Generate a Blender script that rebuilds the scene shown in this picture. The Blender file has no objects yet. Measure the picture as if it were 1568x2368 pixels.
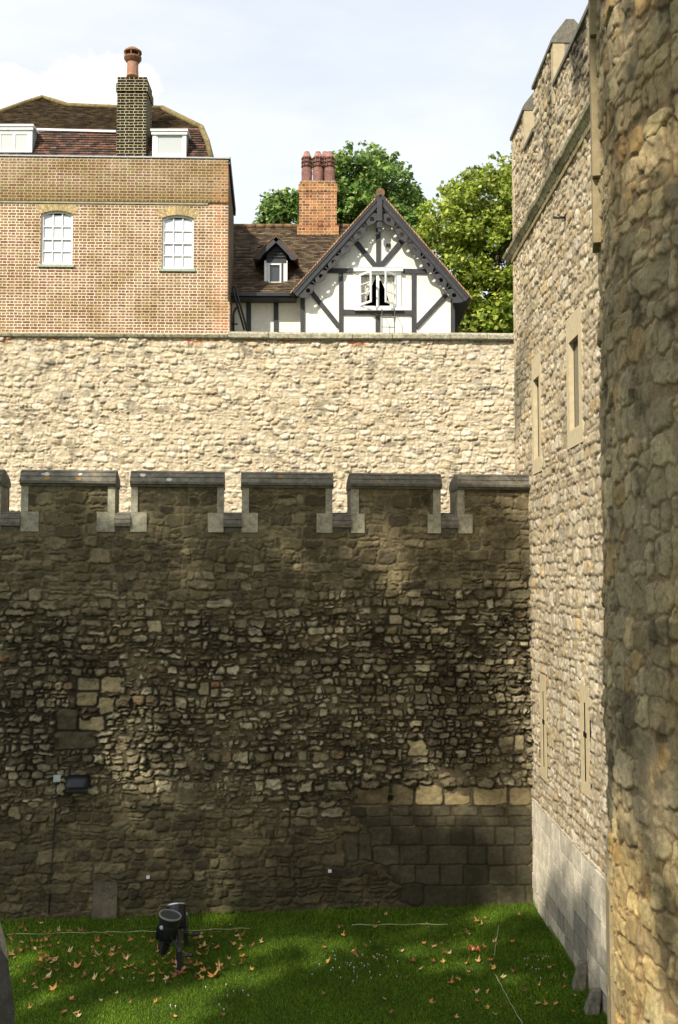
import bpy, math, random
import numpy as np
from mathutils import Vector, geometry
random.seed(7); RNG = np.random.default_rng(11)
SC = bpy.context.scene; COL = SC.collection
R = math.radians
# ------------------------------------------------------------------ camera, sky, sun, exposure
EYE = 6.1; F = 2400.0; CX, CY = 784.0, 1184.0; PITCH = math.atan(156/2400.)
cam_d = bpy.data.cameras.new('camera'); cam = bpy.data.objects.new('camera', cam_d); COL.objects.link(cam)
cam.location = (0, 0, EYE); cam.rotation_euler = (R(90)+PITCH, 0, 0)
cam_d.sensor_fit = 'VERTICAL'; cam_d.sensor_height = 24; cam_d.lens = 24*F/2368
cam_d.clip_start = 0.1; cam_d.clip_end = 3000
SC.camera = cam
SUN_AZ = (-0.51, -0.86); SUN_EL = R(41)
_n = math.hypot(*SUN_AZ); SUN_AZ = (SUN_AZ[0]/_n, SUN_AZ[1]/_n)
TO_SUN = Vector((SUN_AZ[0]*math.cos(SUN_EL), SUN_AZ[1]*math.cos(SUN_EL), math.sin(SUN_EL)))
sd = bpy.data.lights.new('sun', 'SUN'); sd.energy = 4.4; sd.angle = R(0.55); sd.color = (1.0, 0.93, 0.80)
sun = bpy.data.objects.new('sun', sd); COL.objects.link(sun); sun.location = (-20, -20, 40)
sun.rotation_euler = TO_SUN.to_track_quat('Z', 'Y').to_euler()
SC.view_settings.view_transform = 'Standard'; SC.view_settings.look = 'None'
SC.view_settings.exposure = 0.5; SC.view_settings.gamma = 1

def cdir(px, py):
    cx = (px-CX)/F; cy = (CY-py)/F
    return Vector((cx, math.cos(PITCH)-cy*math.sin(PITCH), math.sin(PITCH)+cy*math.cos(PITCH)))
world = bpy.data.worlds.new('World'); SC.world = world; world.use_nodes = True
def build_world():
    nt = world.node_tree; N = nt.nodes; L = nt.links; N.clear()
    out = N.new('ShaderNodeOutputWorld'); bg = N.new('ShaderNodeBackground'); bg.inputs['Strength'].default_value = 0.15
    sky = N.new('ShaderNodeTexSky'); sky.sky_type = 'NISHITA'; sky.sun_disc = False
    sky.sun_elevation = SUN_EL; sky.sun_rotation = math.atan2(SUN_AZ[0], SUN_AZ[1]); sky.altitude = 20
    sky.air_density = 1.0; sky.dust_density = 1.6; sky.ozone_density = 1.2
    tc = N.new('ShaderNodeTexCoord')
    def math_(op, a, b=None, c=None):
        m = N.new('ShaderNodeMath'); m.operation = op
        for i, v in enumerate((a, b, c)):
            if v is None: continue
            if isinstance(v, (int, float)): m.inputs[i].default_value = v
            else: L.new(v, m.inputs[i])
        return m.outputs[0]
    mp = N.new('ShaderNodeMapping'); mp.inputs['Scale'].default_value = (1.0, 1.0, 3.2); mp.inputs['Rotation'].default_value = (0, R(-22), 0)
    L.new(tc.outputs['Generated'], mp.inputs[0])
    n1 = N.new('ShaderNodeTexNoise'); n1.inputs['Scale'].default_value = 2.2; n1.inputs['Detail'].default_value = 7; n1.inputs['Roughness'].default_value = .55
    L.new(mp.outputs[0], n1.inputs['Vector'])
    veil = N.new('ShaderNodeMapRange'); veil.interpolation_type = 'SMOOTHSTEP'
    veil.inputs[1].default_value = .36; veil.inputs[2].default_value = .68; veil.inputs[3].default_value = .66; veil.inputs[4].default_value = .92
    L.new(n1.outputs[0], veil.inputs[0])
    n2 = N.new('ShaderNodeTexNoise'); n2.inputs['Scale'].default_value = 16; n2.inputs['Detail'].default_value = 8; n2.inputs['Roughness'].default_value = .6
    L.new(tc.outputs['Generated'], n2.inputs['Vector'])
    best = None
    for (px, py, rx) in ((-40, 290, 150), (60, 225, 62), (20, 200, 52), (215, 240, 100), (290, 200, 75), (180, 290, 140), (-300, 250, 220), (330, 185, 45)):
        d = cdir(px, py).normalized(); r = rx/F
        vd = N.new('ShaderNodeVectorMath'); vd.operation = 'DISTANCE'; vd.inputs[1].default_value = d
        nv = N.new('ShaderNodeVectorMath'); nv.operation = 'NORMALIZE'; L.new(tc.outputs['Generated'], nv.inputs[0]); L.new(nv.outputs[0], vd.inputs[0])
        q = math_('DIVIDE', vd.outputs['Value'], r)
        q = math_('SUBTRACT', 1.0, q)
        best = q if best is None else math_('MAXIMUM', best, q)
    s = math_('ADD', best, math_('MULTIPLY', math_('SUBTRACT', n2.outputs[0], .5), 1.9))
    cm = N.new('ShaderNodeMapRange'); cm.interpolation_type = 'SMOOTHSTEP'
    cm.inputs[1].default_value = 0.02; cm.inputs[2].default_value = .42; cm.inputs[3].default_value = 0; cm.inputs[4].default_value = 1
    L.new(s, cm.inputs[0])
    m1 = N.new('ShaderNodeMixRGB'); L.new(veil.outputs[0], m1.inputs[0]); L.new(sky.outputs[0], m1.inputs[1]); m1.inputs[2].default_value = (5.05, 5.2, 5.35, 1)
    m2 = N.new('ShaderNodeMixRGB'); L.new(cm.outputs[0], m2.inputs[0]); L.new(m1.outputs[0], m2.inputs[1]); m2.inputs[2].default_value = (6.3, 6.2, 6.1, 1)
    L.new(m2.outputs[0], bg.inputs[0]); L.new(bg.outputs[0], out.inputs[0])
build_world()

# ------------------------------------------------------------------ pixel-to-world measuring helpers (photo read at 1568 x 2368)
def at(px, py, Y):
    d = cdir(px, py); s = Y/d.y
    return Vector((d.x*s, Y, EYE+d.z*s))
def hit(px, py, p0, n):
    d = cdir(px, py); o = Vector((0, 0, EYE)); p0 = Vector(p0); n = Vector(n)
    t = (p0-o).dot(n)/d.dot(n); return o+d*t
def c2(x, y): return ((800+x/1.4255)/1.6218, (500+y/1.4255)/1.6218)
def A2(x, y, Y): return at(*c2(x, y), Y)
def c6(x, y): return ((x/1.568)/1.6218, (2800+y/1.568)/1.6218)
def c7(x, y): return ((1200+x/1.1675)/1.6218, (2800+y/1.1675)/1.6218)
def ground(px, py, z=0.0):
    d = cdir(px, py); t = (z-EYE)/d.z; return Vector((d.x*t, d.y*t, z))

# ------------------------------------------------------------------ objects
BASE = {}
def tag(o, label=None, cat=None, group=None, kind=None):
    if label: o['label'] = label
    if cat: o['category'] = cat
    if group: o['group'] = group
    if kind: o['kind'] = kind
    return o
def thing(name, base, label, cat, group=None):
    o = bpy.data.objects.new(name, None); COL.objects.link(o); o.location = base; o.empty_display_size = .2
    BASE[o.name] = Vector(base); tag(o, label, cat, group); return o
def link(name, me, mat, parent=None, base=None):
    o = bpy.data.objects.new(name, me); COL.objects.link(o)
    if mat:
        for m in (mat if isinstance(mat, (list, tuple)) else [mat]): me.materials.append(m)
    if parent is not None:
        o.parent = parent; BASE[o.name] = BASE[parent.name]
    else:
        BASE[o.name] = Vector(base or (0, 0, 0)); o.location = BASE[o.name]
    return o
class MB:
    def __init__(s): s.v = []; s.f = []; s.c = []; s.smooth = []
    def add(s, vs, fs, col=(1, 1, 1), smooth=False):
        b = len(s.v); s.v += [tuple(v) for v in vs]; s.c += [tuple(col)]*len(vs)
        s.f += [tuple(i+b for i in f) for f in fs]; s.smooth += [smooth]*len(fs)
    def hexa(s, p, col=(1, 1, 1)):  # p: 4 bottom ccw + 4 top
        s.add(p, [(3, 2, 1, 0), (4, 5, 6, 7), (0, 1, 5, 4), (1, 2, 6, 5), (2, 3, 7, 6), (3, 0, 4, 7)], col)
    def box(s, a, b, col=(1, 1, 1)):
        x0, y0, z0 = a; x1, y1, z1 = b
        s.hexa([(x0, y0, z0), (x1, y0, z0), (x1, y1, z0), (x0, y1, z0), (x0, y0, z1), (x1, y0, z1), (x1, y1, z1), (x0, y1, z1)], col)
    def obox(s, o, ax, ay, az, col=(1, 1, 1)):
        o, ax, ay, az = map(Vector, (o, ax, ay, az))
        s.hexa([o, o+ax, o+ax+ay, o+ay, o+az, o+ax+az, o+ax+ay+az, o+ay+az], col)
    def bar(s, a, b, w, d, dn=(0, -1, 0), col=(1, 1, 1)):  # bar from a to b, width w in plane, depth d centred along dn
        a, b, dn = map(Vector, (a, b, dn)); t = (b-a).normalized(); sd = t.cross(dn).normalized()
        s.obox(a-sd*w/2-dn*d/2, sd*w, (b-a), dn*d, col)
    def tube(s, pts, rad, k=8, col=(1, 1, 1), cap=True):
        pts = [Vector(p) for p in pts]; n = len(pts)
        rr = rad if isinstance(rad, (list, tuple)) else [rad]*n
        vs = []; fs = []; up0 = None
        for i, p in enumerate(pts):
            t = (pts[min(i+1, n-1)]-pts[max(i-1, 0)]).normalized()
            if up0 is None:
                up0 = t.cross(Vector((0.3, 0.2, 1)) if abs(t.z) < .9 else Vector((1, .1, 0))).normalized()
            up0 = (up0-t*up0.dot(t)).normalized(); e2 = t.cross(up0)
            for j in range(k):
                a = 2*math.pi*j/k; vs.append(p+(up0*math.cos(a)+e2*math.sin(a))*rr[i])
        for i in range(n-1):
            for j in range(k):
                fs.append((i*k+j, i*k+(j+1) % k, (i+1)*k+(j+1) % k, (i+1)*k+j))
        if cap: fs.append(tuple(range(k))[::-1]); fs.append(tuple((n-1)*k+j for j in range(k)))
        s.add(vs, fs, col, True)
    def lathe(s, c, prof, k=16, axis=(0, 0, 1), col=(1, 1, 1), ex=None):
        c = Vector(c); az = Vector(axis).normalized(); a1 = az.orthogonal().normalized(); a2 = az.cross(a1)
        vs = []; fs = []
        for (r, h) in prof:
            for j in range(k):
                a = 2*math.pi*j/k; vs.append(c+az*h+(a1*math.cos(a)+a2*math.sin(a))*r)
        for i in range(len(prof)-1):
            for j in range(k):
                fs.append((i*k+j, i*k+(j+1) % k, (i+1)*k+(j+1) % k, (i+1)*k+j))
        fs.append(tuple(range(k))[::-1]); fs.append(tuple((len(prof)-1)*k+j for j in range(k)))
        s.add(vs, fs, col, False)
    def plate(s, outer, holes, o, ux, uy, n, th, col=(1, 1, 1)):
        """flat outline with holes in (ux,uy), front face at o, thickness th towards -n"""
        o, ux, uy, n = map(Vector, (o, ux, uy, n))
        loops = [[Vector((x, y, 0)) for x, y in lp] for lp in [outer]+list(holes)]
        tris = geometry.tessellate_polygon(loops)
        flat = [p for lp in loops for p in lp]
        fr = [o+ux*p.x+uy*p.y for p in flat]; bk = [p-n*th for p in fr]; m = len(flat)
        fs = [tuple(t) for t in tris]+[tuple(i+m for i in t[::-1]) for t in tris]
        st = 0
        for lp in loops:
            k = len(lp)
            for i in range(k):
                a = st+i; b = st+(i+1) % k; fs.append((a, b, b+m, a+m))
            st += k
        s.add(fr+bk, fs, col)
    def prism(s, prof, o, du, dn, L, col=(1, 1, 1)):
        """profile [(out,z)] extruded along du for length L from o; out measured along dn"""
        o, du, dn = map(Vector, (o, du, dn)); z = Vector((0, 0, 1)); k = len(prof)
        a = [o+dn*p+z*q for p, q in prof]; b = [v+du*L for v in a]
        s.add(a+b, [tuple(range(k)), tuple(range(k, 2*k))[::-1]]+[(i, i+k, (i+1) % k+k, (i+1) % k) for i in range(k)], col)
    def build(s, name, mat, parent=None, base=None, uv=True):
        me = bpy.data.meshes.new(name)
        b = BASE[parent.name] if parent is not None else Vector(base or (0, 0, 0))
        V = np.array(s.v, dtype=float)
        me.from_pydata([tuple(v) for v in (V-np.array(b))], [], s.f)
        me.polygons.foreach_set('use_smooth', s.smooth)
        ca = me.color_attributes.new('Col', 'FLOAT_COLOR', 'POINT')
        cc = np.ones((len(s.v), 4)); cc[:, :3] = np.array(s.c); ca.data.foreach_set('color', cc.ravel())
        if uv:
            me.update(); ul = me.uv_layers.new(name='UVMap'); n = len(me.loops)
            li = np.empty(n, dtype=np.int32); me.loops.foreach_get('vertex_index', li)
            nr = np.empty(len(me.polygons)*3); me.polygons.foreach_get('normal', nr); nr = nr.reshape(-1, 3)
            lt = np.empty(len(me.polygons), dtype=np.int32); me.polygons.foreach_get('loop_total', lt)
            ln = np.repeat(nr, lt, axis=0); P = V[li]; an = np.abs(ln)
            u = np.where(an[:, 0] > np.maximum(an[:, 1], an[:, 2]), P[:, 1]+.07, P[:, 0]); w = np.where(an[:, 2] > np.maximum(an[:, 0], an[:, 1]), P[:, 1], P[:, 2])
            ul.data.foreach_set('uv', np.stack([u, w], 1).ravel())
        return link(name, me, mat, parent, base)

# ------------------------------------------------------------------ materials
def new_mat(name):
    m = bpy.data.materials.new(name); m.use_nodes = True; nt = m.node_tree
    return m, nt, nt.nodes, nt.links, nt.nodes['Principled BSDF']
def mat_vc(name, tint=(1, 1, 1), rough=.9, nscale=6, namt=.35, fine=60, bump=.3, bdist=.01, spec=.3, metal=0, transl=0):
    """albedo = vertex colour x tint x mottling noise, fine bump"""
    m, nt, N, L, P = new_mat(name)
    at_ = N.new('ShaderNodeAttribute'); at_.attribute_name = 'Col'
    tc = N.new('ShaderNodeTexCoord')
    n1 = N.new('ShaderNodeTexNoise'); n1.inputs['Scale'].default_value = nscale; n1.inputs['Detail'].default_value = 8; n1.inputs['Roughness'].default_value = .65
    n2 = N.new('ShaderNodeTexNoise'); n2.inputs['Scale'].default_value = fine; n2.inputs['Detail'].default_value = 5; n2.inputs['Roughness'].default_value = .7
    L.new(tc.outputs['Object'], n1.inputs[0]); L.new(tc.outputs['Object'], n2.inputs[0])
    mr = N.new('ShaderNodeMapRange'); mr.inputs[1].default_value = .3; mr.inputs[2].default_value = .7
    mr.inputs[3].default_value = 1-namt; mr.inputs[4].default_value = 1+namt*.6; L.new(n1.outputs[0], mr.inputs[0])
    mr2 = N.new('ShaderNodeMapRange'); mr2.inputs[1].default_value = .3; mr2.inputs[2].default_value = .7
    mr2.inputs[3].default_value = 1-namt*.6; mr2.inputs[4].default_value = 1+namt*.5; L.new(n2.outputs[0], mr2.inputs[0])
    mm = N.new('ShaderNodeMath'); mm.operation = 'MULTIPLY'; L.new(mr.outputs[0], mm.inputs[0]); L.new(mr2.outputs[0], mm.inputs[1])
    t = N.new('ShaderNodeMixRGB'); t.blend_type = 'MULTIPLY'; t.inputs[0].default_value = 1
    L.new(at_.outputs['Color'], t.inputs[1]); t.inputs[2].default_value = (*tint, 1)
    x = N.new('ShaderNodeVectorMath'); x.operation = 'SCALE'; L.new(t.outputs[0], x.inputs[0]); L.new(mm.outputs[0], x.inputs['Scale'])
    L.new(x.outputs[0], P.inputs['Base Color']); P.inputs['Roughness'].default_value = rough
    P.inputs['Specular IOR Level'].default_value = spec; P.inputs['Metallic'].default_value = metal
    if bump:
        b = N.new('ShaderNodeBump'); b.inputs['Strength'].default_value = bump; b.inputs['Distance'].default_value = bdist
        L.new(n2.outputs[0], b.inputs['Height']); L.new(b.outputs[0], P.inputs['Normal'])
    if transl:
        tr = N.new('ShaderNodeBsdfTranslucent'); mx = N.new('ShaderNodeMixShader'); mx.inputs[0].default_value = transl
        L.new(x.outputs[0], tr.inputs[0]); L.new(P.outputs[0], mx.inputs[1]); L.new(tr.outputs[0], mx.inputs[2])
        L.new(mx.outputs[0], N['Material Output'].inputs[0])
    return m
def mat_brick(name, c1, c2_, mortar, stain=(.5, .5, .3), stain_amt=.5, red_edge=None, ms=.010, row=.079, bw=.215, dark_band=None):
    m, nt, N, L, P = new_mat(name)
    uv = N.new('ShaderNodeUVMap'); uv.uv_map = 'UVMap'; tc = N.new('ShaderNodeTexCoord')
    wob = N.new('ShaderNodeTexNoise'); wob.inputs['Scale'].default_value = 7; L.new(uv.outputs[0], wob.inputs[0])
    ws = N.new('ShaderNodeVectorMath'); ws.operation = 'SCALE'; ws.inputs['Scale'].default_value = .022
    wsub = N.new('ShaderNodeVectorMath'); wsub.operation = 'SUBTRACT'; wsub.inputs[1].default_value = (.5, .5, .5)
    L.new(wob.outputs['Color'], wsub.inputs[0]); L.new(wsub.outputs[0], ws.inputs[0])
    ad = N.new('ShaderNodeVectorMath'); L.new(uv.outputs[0], ad.inputs[0]); L.new(ws.outputs[0], ad.inputs[1])
    br = N.new('ShaderNodeTexBrick'); L.new(ad.outputs[0], br.inputs['Vector'])
    br.inputs['Scale'].default_value = 1; br.inputs['Brick Width'].default_value = bw; br.inputs['Row Height'].default_value = row
    br.inputs['Mortar Size'].default_value = ms; br.inputs['Mortar Smooth'].default_value = .35
    br.offset = .25; br.offset_frequency = 2; br.squash = .5; br.squash_frequency = 2
    br.inputs['Color1'].default_value = (0, 0, 0, 1); br.inputs['Color2'].default_value = (1, 1, 1, 1); br.inputs['Mortar'].default_value = (.5, .5, .5, 1)
    ramp = N.new('ShaderNodeValToRGB'); e = ramp.color_ramp.elements
    e[0].position = 0; e[0].color = (*c1, 1); e[1].position = 1; e[1].color = (*c2_, 1)
    mid = e.new(.35); mid.color = (c2_[0]*.9, c2_[1]*1.05, c2_[2]*.8, 1)
    md2 = e.new(.75); md2.color = (c1[0]*1.25, c1[1]*1.0, c1[2]*1.0, 1)
    L.new(br.outputs['Color'], ramp.inputs[0])
    cur = ramp.outputs[0]
    if red_edge:
        sx = N.new('ShaderNodeSeparateXYZ'); L.new(uv.outputs[0], sx.inputs[0])
        r = N.new('ShaderNodeMapRange'); r.inputs[1].default_value = red_edge-.6; r.inputs[2].default_value = red_edge-.3
        L.new(sx.outputs[0], r.inputs[0])
        g = N.new('ShaderNodeMath'); g.operation = 'MULTIPLY'; L.new(r.outputs[0], g.inputs[0]); L.new(br.outputs['Color'], g.inputs[1])
        mx = N.new('ShaderNodeMixRGB'); L.new(g.outputs[0], mx.inputs[0]); L.new(cur, mx.inputs[1]); mx.inputs[2].default_value = (.52, .23, .12, 1); cur = mx.outputs[0]
    mo = N.new('ShaderNodeMixRGB'); L.new(br.outputs['Fac'], mo.inputs[0]); L.new(cur, mo.inputs[1]); mo.inputs[2].default_value = (*mortar, 1); cur = mo.outputs[0]
    n1 = N.new('ShaderNodeTexNoise'); n1.inputs['Scale'].default_value = 1.3; n1.inputs['Detail'].default_value = 6; L.new(uv.outputs[0], n1.inputs[0])
    mr = N.new('ShaderNodeMapRange'); mr.inputs[1].default_value = .42; mr.inputs[2].default_value = .68; mr.inputs[4].default_value = stain_amt; L.new(n1.outputs[0], mr.inputs[0])
    fac = mr.outputs[0]
    if dark_band:
        sz = N.new('ShaderNodeSeparateXYZ'); L.new(ad.outputs[0], sz.inputs[0])
        b1 = N.new('ShaderNodeMapRange'); b1.inputs[1].default_value = dark_band[0]; b1.inputs[2].default_value = dark_band[1]; b1.inputs[3].default_value = dark_band[2]; b1.inputs[4].default_value = 0
        L.new(sz.outputs[1], b1.inputs[0]); mxx = N.new('ShaderNodeMath'); mxx.operation = 'MAXIMUM'; L.new(b1.outputs[0], mxx.inputs[0]); L.new(fac, mxx.inputs[1]); fac = mxx.outputs[0]
    st = N.new('ShaderNodeMixRGB'); st.blend_type = 'MULTIPLY'; L.new(fac, st.inputs[0]); L.new(cur, st.inputs[1]); st.inputs[2].default_value = (*stain, 1); cur = st.outputs[0]
    n3 = N.new('ShaderNodeTexNoise'); n3.inputs['Scale'].default_value = 40; n3.inputs['Detail'].default_value = 4; L.new(tc.outputs['Object'], n3.inputs[0])
    m3 = N.new('ShaderNodeMapRange'); m3.inputs[1].default_value = .3; m3.inputs[2].default_value = .7; m3.inputs[3].default_value = .78; m3.inputs[4].default_value = 1.18; L.new(n3.outputs[0], m3.inputs[0])
    sc = N.new('ShaderNodeVectorMath'); sc.operation = 'SCALE'; L.new(cur, sc.inputs[0]); L.new(m3.outputs[0], sc.inputs['Scale'])
    L.new(sc.outputs[0], P.inputs['Base Color']); P.inputs['Roughness'].default_value = .92; P.inputs['Specular IOR Level'].default_value = .2
    bp = N.new('ShaderNodeBump'); bp.invert = True; bp.inputs['Strength'].default_value = .9; bp.inputs['Distance'].default_value = .012
    L.new(br.outputs['Fac'], bp.inputs['Height']); L.new(bp.outputs[0], P.inputs['Normal'])
    return m
def mat_plain(name, col, rough=.6, spec=.4, metal=0, bump=.0, bscale=40, amt=.12):
    return mat_vc(name, tint=col, rough=rough, spec=spec, metal=metal, nscale=9, namt=amt, fine=bscale, bump=bump)
M = {}
M['rubble'] = mat_vc('weathered_rubble', nscale=13, namt=.34, fine=55, bump=1.0, bdist=.022)
M['rubble_near'] = mat_vc('near_rubble', nscale=17, namt=.34, fine=75, bump=.9, bdist=.014)
M['core'] = mat_plain('wall_core', (.2, .17, .12), .95, .2, bump=.4, bscale=20, amt=.3)
M['coping'] = mat_plain('sooty_coping', (.16, .145, .11), .85, .3, bump=.35, bscale=45, amt=.55)
M['ashlar'] = mat_plain('grey_ashlar', (.37, .34, .25), .9, .2, bump=.5, bscale=35, amt=.5)
M['cream'] = mat_plain('cream_dressed_stone', (.56, .46, .29), .9, .2, bump=.25, bscale=60, amt=.16)
M['string'] = mat_plain('weathered_string_stone', (.36, .33, .24), .9, .2, bump=.7, bscale=18, amt=.5)
M['mossy'] = mat_plain('mossy_ledge', (.30, .28, .19), .95, .2, bump=.8, bscale=18, amt=.6)
M['parapet_top'] = mat_plain('tower_parapet_stone', (.26, .24, .19), .9, .2, bump=.4, bscale=30, amt=.35)
M['brick'] = mat_brick('tan_brick', (.165, .09, .065), (.345, .21, .13), (.76, .64, .48), stain=(.66, .60, .42), stain_amt=.75, red_edge=-3.0, ms=.013)
M['brick_parapet'] = mat_brick('parapet_brick', (.17, .095, .065), (.29, .19, .11), (.56, .47, .33), stain=(.62, .56, .36), stain_amt=.8, red_edge=-3.0, dark_band=(16.6, 17.1, .8), ms=.013)
M['brick_side'] = mat_brick('side_brick', (.13, .10, .07), (.18, .14, .09), (.22, .19, .14), stain_amt=.6)
M['brick_sooty'] = mat_brick('sooty_chimney_brick', (.010, .009, .009), (.030, .018, .014), (.50, .45, .27), stain=(.6, .5, .4), stain_amt=.5, ms=.009, row=.082, bw=.25)
M['brick_orange'] = mat_brick('orange_brick', (.13, .06, .04), (.50, .20, .09), (.70, .52, .32), stain=(.5, .42, .35), stain_amt=.6, ms=.009, row=.09, bw=.23)
M['tile'] = mat_vc('clay_tiles', nscale=3, namt=.4, fine=30, bump=.4)
M['ridge'] = mat_plain('mossy_ridge_tiles', (.22, .17, .075), .95, .2, bump=.5, bscale=20, amt=.5)
M['lead'] = mat_plain('lead', (.42, .45, .47), .6, .4, amt=.2)
M['white'] = mat_plain('white_paint', (.80, .80, .77), .5, .4, amt=.06)
M['offwhite'] = mat_plain('old_white_paint', (.72, .72, .68), .6, .3, amt=.12)
M['render'] = mat_plain('white_roughcast', (.78, .75, .66), .95, .15, bump=.55, bscale=26, amt=.10)
M['timber'] = mat_plain('dark_painted_timber', (.040, .041, .045), .6, .35, bump=.25, bscale=30, amt=.35)
M['black'] = mat_plain('black_metal', (.018, .018, .02), .35, .5, amt=.2)
M['dark_grey'] = mat_plain('dark_grey_metal', (.07, .068, .066), .5, .5, amt=.2)
M['steel'] = mat_plain('bright_rim', (.62, .64, .66), .3, .5, metal=.7, amt=.1)
M['box_grey'] = mat_plain('grey_box', (.40, .45, .45), .5, .4, amt=.08)
M['terracotta'] = mat_plain('terracotta', (.38, .20, .13), .85, .3, bump=.3, bscale=25, amt=.35)
M['pot_dark'] = mat_plain('sooted_terracotta', (.26, .13, .105), .8, .3, bump=.3, bscale=25, amt=.45)
M['curtain'] = mat_plain('cream_curtain', (.74, .70, .60), .9, .1, amt=.08)
M['dark'] = mat_plain('dark_interior', (.012, .010, .010), .9, .1)  # near-black stand-in for unlit depth behind openings
M['leaf_a'] = mat_vc('green_leaves', rough=.55, nscale=.6, namt=.25, fine=30, bump=0, spec=.4, transl=.42)
M['bark'] = mat_plain('bark', (.10, .08, .055), .95, .1, bump=.6, bscale=12, amt=.4)
M['litter'] = mat_vc('dry_leaf', rough=.7, nscale=30, namt=.3, fine=200, bump=0, spec=.25, transl=.25)
M['slab'] = mat_plain('old_slab', (.10, .087, .06), .9, .2, bump=.4, bscale=30, amt=.4)
M['string_white'] = mat_plain('pale_cord', (.50, .50, .30), .8, .2)
def mat_glass(name, col, rough=.08, spec=.6):
    m, nt, N, L, P = new_mat(name); P.inputs['Base Color'].default_value = (*col, 1); P.inputs['Roughness'].default_value = rough
    P.inputs['Specular IOR Level'].default_value = spec; return m
M['pane_pale'] = mat_glass('sky_pale_curtained_glass', (.66, .70, .72), .12)  # sky reflection painted into the pale pane colour, with net curtains behind
M['pane_grey'] = mat_glass('frosted_glass', (.40, .43, .42), .35)
M['pane_dark'] = mat_glass('dark_glass', (.04, .045, .045), .1, .8)
M['lens'] = mat_glass('lamp_glass', (.05, .055, .05), .4, .35)

# ------------------------------------------------------------------ numpy noise and rubble height fields
def vnoise(x, y, seed):
    r = np.random.default_rng(seed); T = r.random((256, 256)).astype(np.float32)
    xi = np.floor(x).astype(int); yi = np.floor(y).astype(int); fx = x-xi; fy = y-yi
    fx = fx*fx*(3-2*fx); fy = fy*fy*(3-2*fy); a = xi & 255; b = yi & 255; a1 = (a+1) & 255; b1 = (b+1) & 255
    return (T[a, b]*(1-fx)+T[a1, b]*fx)*(1-fy)+(T[a, b1]*(1-fx)+T[a1, b1]*fx)*fy
def fbm(x, y, seed, oct_=4, gain=.5):
    s = 0; a = 1; t = 0
    for i in range(oct_):
        s = s+a*vnoise(x*2**i+13.7*i, y*2**i+5.1*i, seed+i); t += a; a *= gain
    return s/t
def facet(x, y, seed):
    r = np.random.default_rng(seed); J = r.random((64, 64, 2)); G = r.uniform(-1, 1, (64, 64, 3)); xi = np.floor(x).astype(int); yi = np.floor(y).astype(int)
    best = np.full(x.shape, 9.); out = np.zeros(x.shape)
    for a in (-1, 0, 1):
        for b in (-1, 0, 1):
            i = (xi+a) & 63; j = (yi+b) & 63; dx = x-(xi+a)-J[i, j, 0]; dy = y-(yi+b)-J[i, j, 1]; d = dx*dx+dy*dy; m = d < best
            best = np.where(m, d, best); out = np.where(m, G[i, j, 0]*dx+G[i, j, 1]*dy+.35*G[i, j, 2], out)
    return out
def bury(H, C, U, V, lo, hi, colr, seed, sc=1.5):
    """pointing mortar smeared over the lower parts of the stones in patches"""
    lev = lo+(hi-lo)*fbm(U*sc, V*sc, seed, 4)+.006*(fbm(U*25, V*25, seed+5, 3)-.5)
    m = sstep(0, .006, lev-H); return np.maximum(H, lev), mixc(C, np.broadcast_to(np.array(colr), C.shape)*(.75+.5*fbm(U*6, V*6, seed+7, 4))[..., None], m), m
def sstep(a, b, x):
    t = np.clip((x-a)/(b-a), 0, 1); return t*t*(3-2*t)
def seeds_rubble(U0, U1, V0, V1, size_fn, seed, split=.25, extra=None):
    r = random.Random(seed); out = []; v = V0-.2
    while v < V1+.2:
        hb = None; u = U0-.3-r.random()*.2
        w0, h0 = size_fn((U0+U1)/2, v); hrow = h0*r.uniform(.75, 1.3)
        while u < U1+.3:
            w0, h0 = size_fn(u, v); w = w0*r.choice((.45, .65, .85, 1, 1.25, 1.6))*r.uniform(.85, 1.15)
            h = hrow
            if r.random() < split:
                k = r.uniform(.35, .65)
                out.append((u+w/2, v+h*k/2, w/2, h*k/2)); 
                if r.random() < .4:
                    out.append((u+w/4, v+h*(k+1)/2, w/4, h*(1-k)/2)); out.append((u+w*.75, v+h*(k+1)/2, w/4, h*(1-k)/2))
                else: out.append((u+w/2, v+h*(k+1)/2, w/2, h*(1-k)/2))
            else:
                j = r.uniform(-.16, .16)*h; out.append((u+w/2, v+h/2+j, w/2, h/2*r.uniform(.85, 1.2)))
            u += w
        v += hrow
    return np.array(out)
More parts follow.
